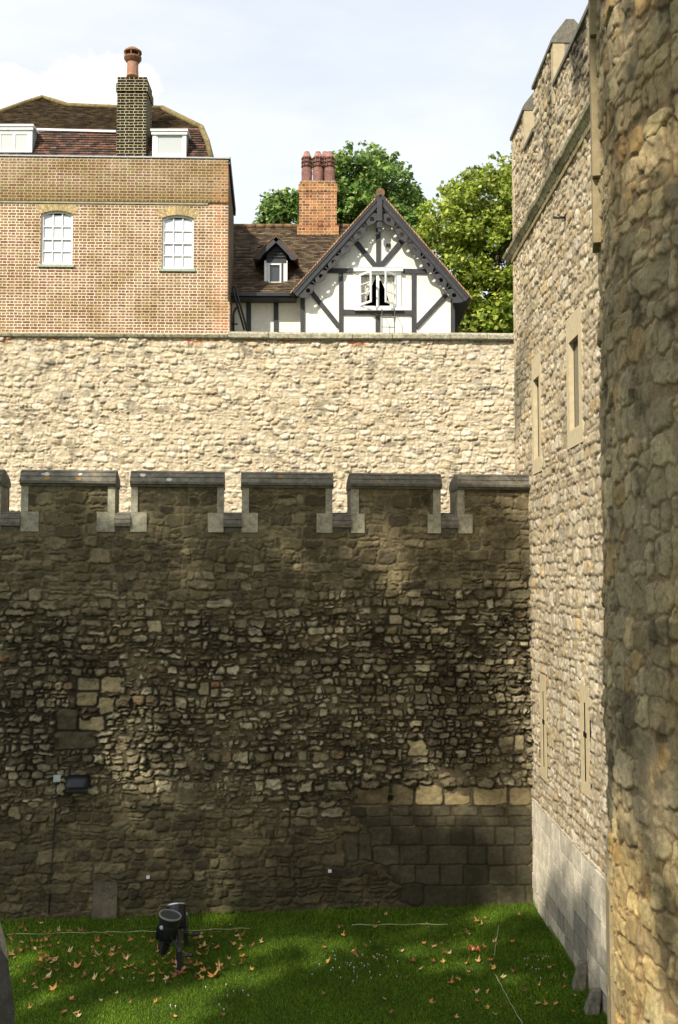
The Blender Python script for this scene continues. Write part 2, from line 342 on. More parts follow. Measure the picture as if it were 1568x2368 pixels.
def rubble(U0, U1, V0, V1, res, seeds, rseed, p=4.0, warp=.05, gap=.010, rnd=.035, wscale=3.0, sharp=None, hf=.35):
    nu = int((U1-U0)/res)+1; nv = int((V1-V0)/res)+1
    us = np.linspace(U0, U1, nu, dtype=np.float32); vs = np.linspace(V0, V1, nv, dtype=np.float32)
    Ug, Vg = np.meshgrid(us, vs, indexing='ij')
    Uw = Ug+warp*(fbm(Ug*wscale, Vg*wscale, rseed, 3)-.5)*2+warp*hf*(fbm(Ug*14, Vg*14, rseed+20, 3)-.5)*2
    Vw = Vg+warp*(fbm(Ug*wscale*.7, Vg*wscale, rseed+9, 3)-.5)*2+warp*hf*(fbm(Ug*14, Vg*14, rseed+29, 3)-.5)*2
    F1 = np.full((nu, nv), 9., np.float32); F2 = F1.copy(); ID = np.zeros((nu, nv), np.int32)
    for i, (cu, cv, hw, hh) in enumerate(seeds):
        a0 = max(0, int((cu-hw*2.4-warp-U0)/res)); a1 = min(nu, int((cu+hw*2.4+warp-U0)/res)+2)
        b0 = max(0, int((cv-hh*2.4-warp-V0)/res)); b1 = min(nv, int((cv+hh*2.4+warp-V0)/res)+2)
        if a1 <= a0 or b1 <= b0: continue
        if sharp is not None and i >= sharp:
            du = np.abs(Ug[a0:a1, b0:b1]*.8+Uw[a0:a1, b0:b1]*.2-cu)/hw; dv = np.abs(Vg[a0:a1, b0:b1]*.8+Vw[a0:a1, b0:b1]*.2-cv)/hh; f = (du**12+dv**12)**(1/12)
        else:
            du = np.abs(Uw[a0:a1, b0:b1]-cu)/hw; dv = np.abs(Vw[a0:a1, b0:b1]-cv)/hh; pp = p*(.6+.9*((i*37) % 10)/10); f = (du**pp+dv**pp)**(1/pp)
        f1 = F1[a0:a1, b0:b1]; f2 = F2[a0:a1, b0:b1]; idd = ID[a0:a1, b0:b1]
        m = f < f1; f2[:] = np.where(m, f1, np.minimum(f2, f)); f1[:] = np.where(m, f, f1); idd[m] = i
    hm = np.minimum(seeds[:, 2], seeds[:, 3])[ID]
    e = np.minimum((F2-F1)*.5, (1.18-F1))*hm
    g_ = gap*(.15+1.5*fbm(Ug*1.7, Vg*1.7, rseed+55, 3)); t = np.clip((e-g_)/(rnd*(.4+1.3*fbm(Ug*1.3, Vg*1.3, rseed+57, 2))), 0, 1); prof = np.sqrt(1-(1-t)**2)
    return Ug, Vg, ID, e, prof, t
def grid_mesh(name, P, colr, keep, mat, parent, base=None):
    """P: nu x nv x 3 world points, colr nu x nv x 3, keep: (nu-1)x(nv-1) bool faces"""
    nu, nv = P.shape[:2]; b = BASE[parent.name] if parent is not None else Vector(base)
    idx = np.arange(nu*nv).reshape(nu, nv)
    q = np.stack([idx[:-1, :-1], idx[1:, :-1], idx[1:, 1:], idx[:-1, 1:]], -1).reshape(-1, 4)
    if keep is not None: q = q[keep.ravel()]
    used = np.zeros(nu*nv, bool); used[q.ravel()] = True; remap = np.cumsum(used)-1
    q = remap[q]; V = (P.reshape(-1, 3)-np.array(b))[used]; C = colr.reshape(-1, 3)[used]
    me = bpy.data.meshes.new(name); me.vertices.add(len(V)); me.vertices.foreach_set('co', V.astype(np.float32).ravel())
    nf = len(q); me.loops.add(nf*4); me.polygons.add(nf)
    me.loops.foreach_set('vertex_index', q.astype(np.int32).ravel())
    me.polygons.foreach_set('loop_start', np.arange(0, nf*4, 4, dtype=np.int32))
    me.update(calc_edges=True); me.polygons.foreach_set('use_smooth', np.ones(nf, bool))
    ca = me.color_attributes.new('Col', 'FLOAT_COLOR', 'POINT'); cc = np.ones((len(V), 4), np.float32); cc[:, :3] = C
    ca.data.foreach_set('color', cc.ravel()); me.validate()
    return link(name, me, mat, parent, base)
def palette(n, cols, weights, seed, var=.18):
    r = np.random.default_rng(seed); c = np.array(cols)[r.choice(len(cols), n, p=np.array(weights)/sum(weights))]
    return c*(1+r.uniform(-var, var, (n, 1)))*(1+r.uniform(-.012, .012, (n, 3)))
def mixc(a, b, t): return a*(1-t[..., None])+b*t[..., None]

# ------------------------------------------------------------------ ground
lawn = MB(); lawn.add([(-300, -300, 0), (300, -300, 0), (300, 400, 0), (-300, 400, 0)], [(0, 1, 2, 3)], (.035, .07, .010))
M['soil'] = mat_vc('turf', nscale=2.5, namt=.35, fine=60, bump=.6, bdist=.02, rough=1, spec=.1)
lo = lawn.build('lawn', M['soil']); tag(lo, kind='structure')

# ------------------------------------------------------------------ outer battlemented wall
TH = math.atan(.1); OW0 = Vector((-9.3, 20+.1*(-9.3-3.72), 0)); DU = Vector((math.cos(TH), math.sin(TH), 0)); DN = Vector((math.sin(TH), -math.cos(TH), 0))
def ow(px, py):
    p = hit(px, py, OW0, DN); return (p-OW0).dot(DU), p.z
OWL = (Vector((3.74, 20.0, 0))-OW0).dot(DU)
def build_outer():
    root = thing('battlemented_wall', OW0+DU*6, 'dark sooty rubble wall with a row of capped merlons rising from the lawn', 'wall')
    zt = ow(600, 1128)[1]; zs = ow(600, 1186)[1]
    U0, U1, V0, V1, res = 0, OWL, -.05, zt, .0155
    B = [ow(860, 1872), ow(1235, 2110)]
    def size(u, v):
        v = v+.45*math.sin(u*1.7+1)+.25*math.sin(u*4.1)
        if v > ow(600, 1400)[1]: return (.30, .19)
        if v > ow(600, 1880)[1]: return ((.15, .11), (.24, .15), (.18, .115))[int(abs(math.sin(u*2.1+v*5.3))*2.99)]
        return (.32, .19)
    sd_ = seeds_rubble(U0, U1, V0, V1, size, 5, .36)
    # squared blocks read off the photo: (x0,y0,x1,y1) in the big view
    spec = []
    for row in ((1818, 1862, (822, 905, 960, 1026, 1090, 1172, 1232)),):
        for a, b in zip(row[2][:-1], row[2][1:]): spec.append((a, row[0], b, row[1], 'pale'))
    for y0, y1, xs in ((1866, 1888, (810, 850, 905, 950, 1000, 1045, 1110, 1170, 1232)), (1888, 1912, (850, 905, 960, 1010, 1055, 1120, 1180, 1232)),
                       (1912, 1955, (858, 908, 975, 1045, 1095, 1145, 1190, 1232)), (1955, 2000, (868, 925, 990, 1082, 1125, 1165, 1232)),
                       (2000, 2048, (905, 960, 1018, 1072, 1130, 1195, 1232)), (2048, 2112, (980, 1082, 1150, 1215, 1232)), (1930, 1990, (800, 830, 858)), (2040, 2090, (930, 980))):
        for a, b in zip(xs[:-1], xs[1:]): spec.append((a, y0, b, y1, 'dark'))
    for b in ((946, 1710, 990, 1745), (1156, 1704, 1187, 1743), (1190, 1704, 1216, 1742), (459, 1577, 483, 1606), (897, 1403, 923, 1420), (902, 1422, 932, 1442), (338, 1433, 376, 1465)):
        spec.append((*b, 'pale2'))
    for b in ((180, 1600, 228, 1630), (228, 1610, 268, 1650), (132, 1640, 182, 1690), (182, 1655, 240, 1690), (130, 1690, 220, 1730), (180, 1565, 232, 1600), (232, 1568, 285, 1605), (22, 1865, 50, 1893)):
        spec.append((*b, 'mid'))
    R_ = []
    for (x0, y0, x1, y1, k) in spec:
        if k != 'dark': x0 += random.uniform(-3, 3); x1 += random.uniform(-3, 3); y0 += random.uniform(-3, 3); y1 += random.uniform(-3, 2)
        a = ow(x0, y1); b = ow(x1, y0); R_.append((a[0], b[0], a[1], b[1], k))
    keepm = []
    for s in sd_:
        keepm.append(not any(r[0]-.03 < s[0] < r[1]+.03 and r[2]-.02 < s[1] < r[3]+.02 for r in R_))
    sd_ = sd_[np.array(keepm)]; nb = len(sd_)
    ex = np.array([((a+b)/2, (c+d)/2, (b-a)/2, (d-c)/2) for a, b, c, d, k in R_]); kinds = [r[4] for r in R_]
    seeds = np.vstack([sd_, ex])
    U, V, ID, e, prof, t = rubble(U0, U1, V0, V1, res, seeds, 31, p=4.2, warp=.06, gap=.008, rnd=.028, sharp=nb, hf=.55)
    special = ID >= nb
    r = np.random.default_rng(8); n = len(seeds)
    zmid_hi = ow(600, 1385)[1]; zmid_lo = ow(600, 1850)[1]
    Vn = V+1.3*(fbm(U*.7, V*.7, 801, 4)-.5)+.35*(r.uniform(-1, 1, n)[ID])
    rough = .25+.75*sstep(zmid_hi+.55, zmid_hi-.55, Vn)*sstep(zmid_lo-.6, zmid_lo+.4, Vn)   # 1 in the eroded middle zone
    # smoother bits inside the middle zone
    amp = (.030+.065*rough)*(1+0*U); ampi = r.uniform(.35, 1.25, n)[ID]
    amp = amp*ampi; amp = np.where(special, .022, amp)
    tiltu = r.uniform(-.16, .16, n)[ID]; tiltv = r.uniform(-.22, .12, n)[ID]
    cu = seeds[:, 0][ID]; cv = seeds[:, 1][ID]
    tl = (tiltu*(U-cu)+tiltv*(V-cv))*np.where(special, .12, .35+1.3*rough)+(r.uniform(-.5, .5, n)[ID])*(.012+.06*rough)*np.where(special, .1, 1)*t
    H = prof*amp+tl*t+.040*(fbm(U*9, V*11, 3, 5, .65)-.5)*(.6+1.6*rough)*np.where(special, .3, 1)+.16*(fbm(U*1.1, V*1.6, 77, 4)-.5)*(.2+rough)+facet(U*9, V*11, 5)*.020*(.5+rough)*np.where(special, .25, 1)
    H = np.where(V > zs-.45, np.minimum(H, .028), H)
    # lost stones: deep sockets in the eroded zone
    lost = (r.random(n) < .045)[ID] & (rough > .5) & ~special
    H = H-lost*.09*t
    # missing-stone recess right half of middle
    for (x, y, w, h) in ((905, 1848, 12, 14), (702, 1292, 7, 9), (676, 1291, 6, 7), (200, 1600, 0, 0)):
        if w:
            a = ow(x-w/2, y+h/2); b = ow(x+w/2, y-h/2); m = (U > a[0]) & (U < b[0]) & (V > a[1]) & (V < b[1]); H = np.where(m, -.16, H)
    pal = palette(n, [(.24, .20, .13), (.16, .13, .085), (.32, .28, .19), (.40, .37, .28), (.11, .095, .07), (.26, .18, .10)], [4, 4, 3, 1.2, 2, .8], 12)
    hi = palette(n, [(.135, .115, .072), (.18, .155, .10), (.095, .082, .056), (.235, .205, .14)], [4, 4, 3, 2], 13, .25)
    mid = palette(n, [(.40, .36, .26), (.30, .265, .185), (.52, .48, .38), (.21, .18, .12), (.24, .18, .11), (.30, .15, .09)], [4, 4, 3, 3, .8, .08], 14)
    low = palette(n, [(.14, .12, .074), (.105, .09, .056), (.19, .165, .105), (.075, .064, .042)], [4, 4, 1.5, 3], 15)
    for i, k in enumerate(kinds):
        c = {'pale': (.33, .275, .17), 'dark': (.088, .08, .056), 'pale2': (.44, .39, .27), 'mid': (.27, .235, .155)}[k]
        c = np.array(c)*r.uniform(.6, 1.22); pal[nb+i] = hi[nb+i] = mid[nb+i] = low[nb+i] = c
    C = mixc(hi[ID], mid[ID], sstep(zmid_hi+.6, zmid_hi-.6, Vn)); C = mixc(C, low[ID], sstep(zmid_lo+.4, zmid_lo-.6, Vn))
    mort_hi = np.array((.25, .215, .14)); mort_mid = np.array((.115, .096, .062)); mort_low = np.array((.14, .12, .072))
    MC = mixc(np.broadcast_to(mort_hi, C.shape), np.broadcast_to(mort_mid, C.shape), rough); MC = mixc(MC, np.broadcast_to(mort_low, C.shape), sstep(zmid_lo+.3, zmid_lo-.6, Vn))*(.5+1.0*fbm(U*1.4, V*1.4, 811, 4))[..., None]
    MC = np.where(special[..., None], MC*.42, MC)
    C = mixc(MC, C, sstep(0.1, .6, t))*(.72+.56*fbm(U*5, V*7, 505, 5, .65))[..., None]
    Hs = H.copy(); H, C, bm = bury(H, C, U, V, -.060, .022, (.16, .135, .088), 901, 1.3)
    H = np.where(special, Hs, H); H = np.where(V > zs-.45, np.minimum(H, .028), H)
    # soot and grime: long streaks under the crenels, patches in the eroded zone, damp foot
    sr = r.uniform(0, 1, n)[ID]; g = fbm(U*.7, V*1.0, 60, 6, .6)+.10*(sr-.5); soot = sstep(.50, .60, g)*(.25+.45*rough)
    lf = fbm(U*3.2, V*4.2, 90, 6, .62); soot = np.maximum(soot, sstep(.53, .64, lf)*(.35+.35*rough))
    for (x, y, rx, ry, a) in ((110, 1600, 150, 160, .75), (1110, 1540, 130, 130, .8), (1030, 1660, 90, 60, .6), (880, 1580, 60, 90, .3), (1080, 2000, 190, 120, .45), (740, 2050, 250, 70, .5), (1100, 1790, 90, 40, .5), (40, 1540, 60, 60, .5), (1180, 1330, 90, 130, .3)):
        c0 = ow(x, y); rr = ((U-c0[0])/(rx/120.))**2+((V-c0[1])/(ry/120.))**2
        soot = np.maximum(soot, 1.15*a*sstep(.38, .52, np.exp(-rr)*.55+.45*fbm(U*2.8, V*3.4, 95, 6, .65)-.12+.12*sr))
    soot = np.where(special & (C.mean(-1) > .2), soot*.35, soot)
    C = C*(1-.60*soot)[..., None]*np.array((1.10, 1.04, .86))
    moss = sstep(.9, 0, V)*sstep(.45, .65, fbm(U*2, V*2, 66, 4))*.55; C = mixc(C, np.broadcast_to(np.array((.055, .062, .022)), C.shape), moss)
    # crenel gaps cut out of the face
    cren = []
    for (a, b) in ((-14, 49), (265, 304), (517, 559), (768, 812), (1018, 1058)):
        pass
    edges = [(-452, -256), (-205, 3), (50, 266), (304, 517), (560, 768), (812, 1018), (1058, 1236)]
    mer = []
    for a, b in edges:
        ua = ow(a, 1150)[0]; ub = min(ow(b, 1150)[0], OWL); mer.append((ua, ub))
    gaps = [(mer[i][1], mer[i+1][0]) for i in range(6)]
    uc = (U[:-1, :-1]+U[1:, 1:])/2; vc = (V[:-1, :-1]+V[1:, 1:])/2; keep = np.ones(uc.shape, bool)
    for a, b in gaps: keep &= ~((uc > a) & (uc < b) & (vc > zs-.32))
    P = np.empty(U.shape+(3,)); 
    for k in range(3): P[..., k] = OW0[k]+U*DU[k]+DN[k]*H+(V if k == 2 else 0)
    grid_mesh('wall_face', P, C, keep, M['rubble'], root)
    core = MB(); core.obox(OW0+DU*(-2)-DN*.16, DU*(OWL+2), -DN*1.4, Vector((0, 0, zs-.4)))
    core.build('wall_core', M['core'], root)
    T = .62
    for i, (a, b) in enumerate(mer):
        m = MB(); m.obox(OW0+DU*a-DN*.075+Vector((0, 0, zs-.45)), DU*(b-a), -DN*T, Vector((0, 0, zt-zs+.45)), (1, 1, 1))
        mo = m.build('merlon', M['slab'], root)
        q = MB(); side_w = .135*random.uniform(.8, 1.2); big = .29*random.uniform(.85, 1.15); zq = zs-.005; zq0 = zs-.37
        for sgn in (0, 1):
            if sgn == 0: u0, u1, w0 = a-.004, a+side_w, a+big
            else: u0, u1, w0 = b+.004, b-side_w, b-big
            lo_, hi_ = min(u0, u1), max(u0, u1)
            if i == 6 and sgn == 1: continue
            k = random.uniform(.9, 1.1)
            q.obox(OW0+DU*lo_+DN*.035+Vector((0, 0, zq+.004)), DU*(hi_-lo_), -DN*T, Vector((0, 0, zt-zq-.006)), (k, k, k))
            lo_, hi_ = min(u0, w0), max(u0, w0); k = random.uniform(.88, 1.12)
            q.obox(OW0+DU*lo_+DN*.042+Vector((0, 0, zq0)), DU*(hi_-lo_), -DN*T, Vector((0, 0, zq-zq0)), (k, k, k*.97))
        if q.v: q.build('quoin', M['ashlar'], mo)
        h = ow(600, 1090)[1]-zt; c = MB()
        pr = [(.07, .0), (.075, .035), (.125, .05), (.13, .10), (.055, .19), (.062, .205), (.0, .285), (.006, .30), (-.10, .345), (-.20, .345), (-T+.0, .20), (-T-.10, .10), (-T-.10, .05), (-T-.02, 0)]
        sc = h/.345; e0 = .02
        c.prism([(p, q_*sc) for p, q_ in pr], OW0+DU*(a-e0)+Vector((0, 0, zt)), DU, DN, b-a+2*e0 if i < 6 else b-a+e0, (1, 1, 1))
        # lichen
        rr = random.Random(40+i)
        co = c.build('coping', M['coping'], mo)
        lic = MB(); 
        for j in range({2: 6, 3: 2, 4: 1, 5: 1}.get(i, 1)):
            uu = rr.uniform(a+.15, b-.15); yy = rr.choice((.14, .155, .24)); rad = rr.uniform(.02, .055)
            ang0 = rr.random()
            sl = (.055-.13, (.19-.10)*sc) if yy < .2 else (0-.062, .08*sc)
            tv = Vector((DN.x*sl[0], DN.y*sl[0], sl[1])).normalized(); nn = DU.cross(tv).normalized()
            if nn.dot(DN) < 0: nn = -nn
            f0 = (.13+(yy-.10)/(.09)*(.055-.13)) if yy < .2 else (.062-(yy-.205)/.08*.062)
            ctr = OW0+DU*uu+DN*f0+Vector((0, 0, zt+yy*sc))+nn*.003
            k = 10; vs = [ctr+(DU*math.cos(6.283*s/k)*1.25+tv*math.sin(6.283*s/k))*rad*rr.uniform(.7, 1.15) for s in range(k)]
            lic.add(vs, [tuple(range(k))], rr.choice([(.50, .50, .44), (.55, .55, .5), (.34, .20, .05)]))
        if lic.v: lic.build('lichen', M['litter_flat'], mo)
    for (a, b) in gaps:
        s = MB(); sc = 1
        pr = [(.02, 0), (.025, .08), (.10, .10), (.11, .16), (.075, .22), (.085, .235), (.035, .31), (.04, .325), (-.05, .36), (-.2, .36), (-.6, .30), (-.62, 0)]
        hh = (zs-(zs-.37))/.36
        s.prism([(p, q_*hh) for p, q_ in pr], OW0+DU*(a+.006)+Vector((0, 0, zs-.37)), DU, DN, b-a-.012, (1, 1, 1))
        s.build('crenel_sill', M['coping'], root)
M['litter_flat'] = mat_vc('lichen_patch', rough=.95, nscale=40, namt=.2, fine=100, bump=0, spec=.1)
build_outer()

# ------------------------------------------------------------------ sunlit inner wall
IA = Vector((-12, 28+.03*(-12), 0)); IDU = Vector((1, .03, 0)).normalized(); IDN = Vector((.03, -1, 0)).normalized()
def iw(px, py, off=0):
    p = hit(px, py, IA+IDN*off, IDN); return (p-IA).dot(IDU), p.z
def ipt(u, z, off=0): return IA+IDU*u+IDN*off+Vector((0, 0, z))
def build_inner():
    root = thing('rubble_curtain_wall', ipt(8, 0), 'tall pale sunlit rubble wall behind the battlements, under the two houses', 'wall')
    zc = iw(800, 787)[1]; zb = iw(300, 783)[1]
    U0, U1, V0, V1 = 0, 18.5, 7.9, zc+.03
    sd_ = seeds_rubble(U0, U1, V0, V1, lambda u, v: (.245, .14), 21, .34)
    U, V, ID, e, prof, t = rubble(U0, U1, V0, V1, .022, sd_, 51, p=4.0, warp=.075, gap=.009, rnd=.030, hf=.5)
    n = len(sd_); r = np.random.default_rng(4)
    amp = (.038*r.uniform(.2, 1.6, n))[ID]; cu = sd_[:, 0][ID]; cv = sd_[:, 1][ID]
    H = prof*amp+(r.uniform(-.25, .25, n)[ID]*(U-cu)+r.uniform(-.28, .10, n)[ID]*(V-cv))*t*.8+.034*(fbm(U*8, V*10, 33, 5, .65)-.5)*(.4+t)+facet(U*8, V*10, 6)*.013*t+.05*(fbm(U*.8, V*.9, 36, 3)-.5)
    pal = palette(n, [(.66, .59, .46), (.61, .53, .39), (.70, .65, .54), (.54, .45, .31), (.42, .38, .30)], [5, 4, 3, 1.2, .35], 22, .10)
    C = pal[ID]; C = mixc(np.broadcast_to(np.array((.58, .50, .37)), C.shape), C, sstep(.05, .5, t))
    H, C, bm = bury(H, C, U, V, -.065, .000, (.62, .54, .41), 911, 1.2); C = C*np.array((1.04, 1.0, .93))
    red = ((V > zc-.16) & (fbm(U*2, V*3, 44, 3) > .60)); C = np.where(red[..., None] & (t < .6)[..., None], np.array((.55, .28, .14)), C)
    dark = sstep(.58, .68, fbm(U*3.5, V*4.5, 41, 6, .62))*.42+sstep(.5, .8, fbm(U*2.2, V*.35, 48, 4))*.16*sstep(zc-2.6, zc, V); C = C*(1-dark)[..., None]
    P = np.empty(U.shape+(3,))
    for k in range(3): P[..., k] = IA[k]+U*IDU[k]+IDN[k]*H+(V if k == 2 else 0)
    grid_mesh('wall_face', P, C, None, M['rubble'], root)
    core = MB(); core.obox(ipt(-3, 0, -.12), IDU*24, -IDN*1.8, Vector((0, 0, zc-.01))); core.build('wall_core', M['core'], root)
    # rounded coping stones right of the brick house
    u = iw(529, 775)[0]; r = random.Random(3); ztop = iw(800, 769)[1]
    while u < 19.5:
        w = r.uniform(.9, 1.7); c = MB(); k = r.uniform(.85, 1.15); dz = r.uniform(-.012, .012)
        h = ztop-zc
        pr = [(.10, 0), (.14, .03), (.145, h*.6), (.10, h*.88), (.02, h), (-.5, h*1.05), (-1.6, h), (-1.7, 0)]
        c.prism(pr, ipt(u, zc+dz+.005), IDU, IDN, w-.015, (k, k, k)); c.build('coping_stone', M['string'], root); u += w
    # mossy ledge below the brick house
    c = MB(); u0 = iw(-150, 780)[0]; u1 = iw(527, 780)[0]
    c.prism([(.02, 0), (.10, .03), (.12, .09), (.04, .13), (-.3, .15), (-.3, 0)], ipt(u0, zc+.005), IDU, IDN, u1-u0, (1, 1, 1))
    c.build('ledge', M['mossy'], root)
build_inner()

# ------------------------------------------------------------------ right-hand tower with tall flat flank
TX0 = Vector((3.76, 13.4, 0)); TDU = Vector((-.0117, 1, 0)).normalized(); TDN = Vector((-1, -.0117, 0)).normalized()
def tw(px, py, off=0):
    p = hit(px, py, TX0+TDN*off, TDN); return (p-TX0).dot(TDU), p.z
def tpt(u, z, off=0): return TX0+TDU*u+TDN*off+Vector((0, 0, z))
def build_tower():
    root = thing('flat_sided_tower', tpt(4, 0, -1), 'tall square stone tower with string course and slit windows at right of the wall', 'tower')
    uF = tw(1190, 700)[0]; zt = tw(1215, 247)[1]; zs = tw(1217, 339)[1]; zA = tw(1281.8, 90)[1]; zH = tw(1371, 0)[1]; zstr = tw(1185, 588)[1]
    uA0 = tw(1216, 300)[0]; uA1 = tw(1238, 300)[0]; uB = tw(1283, 150)[0]; uC = tw(1373, 119)[0]
    za = tw(1228, 1840)[1]
    sd_ = seeds_rubble(0, uF, za, zA, lambda u, v: (.22, .20) if v < zstr else (.24, .16), 33, .25)
    # openings (u near, u far, z0, z1)
    def rect(pts): 
        q = [tw(*p) for p in pts]; us = [a[0] for a in q]; zs_ = [a[1] for a in q]; return min(us), max(us), min(zs_), max(zs_)
    wins = []
    a = tw(1312, 740); b = tw(1352, 1000); c = tw(1347, 700); d = tw(1318, 1050); wins.append((b[0], a[0]+.0, (tw(1318, 1048)[1]+tw(1352, 1012)[1])/2, (tw(1312, 742)[1]+tw(1347, 702)[1])/2, 'slot'))
    wins.append((tw(1254, 900)[0], tw(1233, 900)[0], (tw(1237, 1102)[1]+tw(1254, 1085)[1])/2, (tw(1232, 832)[1]+tw(1250, 816)[1])/2, 'slot'))
    arrows = [(tw(1267, 1650)[0], tw(1252, 1650)[0], tw(1260, 1802)[1], tw(1260, 1560)[1]), (tw(1367, 1700)[0], tw(1346, 1700)[0], tw(1357, 1838)[1], tw(1357, 1585)[1])]
    U, V, ID, e, prof, t = rubble(0, uF, za, zA, .021, sd_, 71, p=3.2, warp=.05, gap=.008, rnd=.028, hf=.5)
    n = len(sd_); r = np.random.default_rng(9); cu = sd_[:, 0][ID]; cv = sd_[:, 1][ID]
    H = prof*(.034*r.uniform(.3, 1.2, n))[ID]+(r.uniform(-.2, .2, n)[ID]*(U-cu)+r.uniform(-.2, .15, n)[ID]*(V-cv))*t*.6+.03*(fbm(U*9, V*11, 83, 5, .62)-.5)+facet(U*9, V*10, 7)*.014
    C = palette(n, [(.53, .46, .33), (.47, .40, .27), (.58, .52, .39), (.52, .41, .24), (.40, .36, .28), (.64, .57, .45)], [5, 4, 3, .8, .5, 1.8], 25, .10)[ID]
    C = mixc(np.broadcast_to(np.array((.30, .245, .165)), C.shape), C, sstep(.0, .45, t))
    H, C, bm = bury(H, C, U, V, -.035, .012, (.36, .30, .20), 921, 1.6)
    C = C*(.78+.4*fbm(U*1.2, V*.8, 925, 5))[..., None]*np.array((1.04, .98, .91))
    st = sstep(.42, .62, fbm(U*.9, V*.9, 17, 5))*sstep(zstr-.2, zstr+.4, V)*sstep(6.4, 3.6, U)*.80
    C = C*(1-st)[..., None]*np.array((1, 1, 1))
    uc = (U[:-1, :-1]+U[1:, 1:])/2; vc = (V[:-1, :-1]+V[1:, 1:])/2; keep = np.ones(uc.shape, bool)
    keep &= ~((uc > uA0-.0) & (vc > zt)); keep &= ~((uc > uA1) & (uc < uA0) & (vc > zs)); keep &= ~((uc < uB) & (vc > zH)); keep &= ~((uc < uC) & (vc > tw(1373, 119)[1]))
    for (a, b, z0, z1, k) in wins: keep &= ~((uc > a) & (uc < b) & (vc > z0) & (vc < z1))
    for (a, b, z0, z1) in arrows: keep &= ~((uc > a) & (uc < b) & (vc > z0) & (vc < z1))
    P = np.empty(U.shape+(3,))
    for k in range(3): P[..., k] = TX0[k]+U*TDU[k]+TDN[k]*H+(V if k == 2 else 0)
    grid_mesh('wall_face', P, C, keep, M['rubble_t'], root)
    core = MB()   # core, with rebates behind the openings
    D0 = -.45
    core.obox(tpt(0, 0, D0), TDU*(uF-.02), -TDN*5, Vector((0, 0, zs-.35)))
    core.build('wall_core', M['core'], root)
    # far corner quoins
    q = MB(); z = 0; i = 0; r2 = random.Random(4)
    while z < zt-.3:
        h = r2.uniform(.28, .4); k = r2.uniform(.92, 1.1); w = .16 if i % 2 else .27
        q.obox(tpt(uF-w, z, .02), TDU*(w+.03), -TDN*.5, Vector((0, 0, h-.006)), (k, k, k)); z += h; i += 1
    q.build('corner_quoins', M['cream'], root)
    # ashlar base
    b = MB(); rows = [0, .30, .60, .93, 1.27, 1.6, 1.93, za+.02]; r3 = random.Random(8)
    b_n = 0
    for i in range(len(rows)-1):
        u = -r3.random()*.5
        while u < uF:
            w = r3.uniform(.42, .95); a0 = max(u, 0); a1 = min(u+w, uF)
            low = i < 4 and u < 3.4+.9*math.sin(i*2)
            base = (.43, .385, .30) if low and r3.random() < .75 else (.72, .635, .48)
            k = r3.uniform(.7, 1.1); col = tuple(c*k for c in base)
            if r3.random() < .12: col = (.55, .47, .34)
            dz = r3.uniform(-.012, .012) if i else 0
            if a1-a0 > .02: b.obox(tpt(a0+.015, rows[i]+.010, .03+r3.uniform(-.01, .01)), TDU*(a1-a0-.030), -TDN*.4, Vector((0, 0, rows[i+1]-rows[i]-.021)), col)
            u += w
    b.build('ashlar_base', M['ashlar_pale'], root)
    mb = MB(); mb.obox(tpt(0, 0, -.005), TDU*uF, -TDN*.42, Vector((0, 0, za)), (.3, .27, .22)); mb.build('base_bedding', M['string'], root)
    # string course: lumpy roll over a fillet, in weathered lengths
    s = MB(); u = 0; r4 = random.Random(6)
    while u < uF+.1:
        w = r4.uniform(.25, .6); o = r4.uniform(-.012, .012); k = r4.uniform(.6, 1.2)
        pr = [(0.0, -.08), (.04, -.08), (.08+o, -.02), (.125+o, .0), (.14+o, .05), (.11+o, .10), (.03, .14), (-.1, .15), (-.1, -.08)]
        s.prism(pr, tpt(u, zstr+r4.uniform(-.01, .01), 0), TDU, TDN, w-.008, (k, k, k*.93)); u += w
    s.build('string_course', M['string'], root)
    s = MB(); s.prism([(0, 0), (.055, .0), (.06, .07), (0, .10), (-.1, .1), (-.1, 0)], tpt(0, zstr-.24, 0), TDU, TDN, uF+.03, (.8, .7, .5)); s.build('lower_fillet', M['string'], root)
    # parapet blocks: far merlon, near merlon, low run
    T = .62
    def par(u0, u1, z0, z1, top):
        m = MB(); m.obox(tpt(u0, z0, -.03), TDU*(u1-u0), -TDN*T, Vector((0, 0, z1-z0)), (1, 1, 1)); mo = m.build('merlon', M['parapet_top'], root)
        if top: q2 = MB(); q2.obox(tpt(u0-.005, z0-.0, .03), TDU*.16, -TDN*.2, Vector((0, 0, z1-z0-.01)), (.8, .8, .8)); q2.build('quoin', M['cream'], mo)
        c = MB()
        if top: pr = [(-.02, -.02), (.06, -.02), (.06, .045), (.03, .10), (-.20, .40), (-.34, .40), (-T+.02, .09), (-T-.06, .04), (-T-.06, -.02)]
        else: pr = [(-.02, -.02), (.06, -.02), (.06, .05), (-.1, .09), (-T-.04, .09), (-T-.04, -.02)]
        c.prism(pr, tpt(u0-.02, z1, 0), TDU, TDN, u1-u0+.04, (1, 1, 1)); c.build('coping', M['parapet_cop'], mo)
        return mo
    zl = tw(1373, 119)[1]
    par(uA0, uF, zs-.35, zt-.06, True)
    m2 = par(uB, uA1, zs-.35, zA-.06, True)
    par(uC, uB-.05, zH-.5, zH-.07, False)
    par(uA1+.02, uA0-.02, zs-.5, zs-.07, False)
    par(0, uC-.03, zl-.6, zl-.07, False)
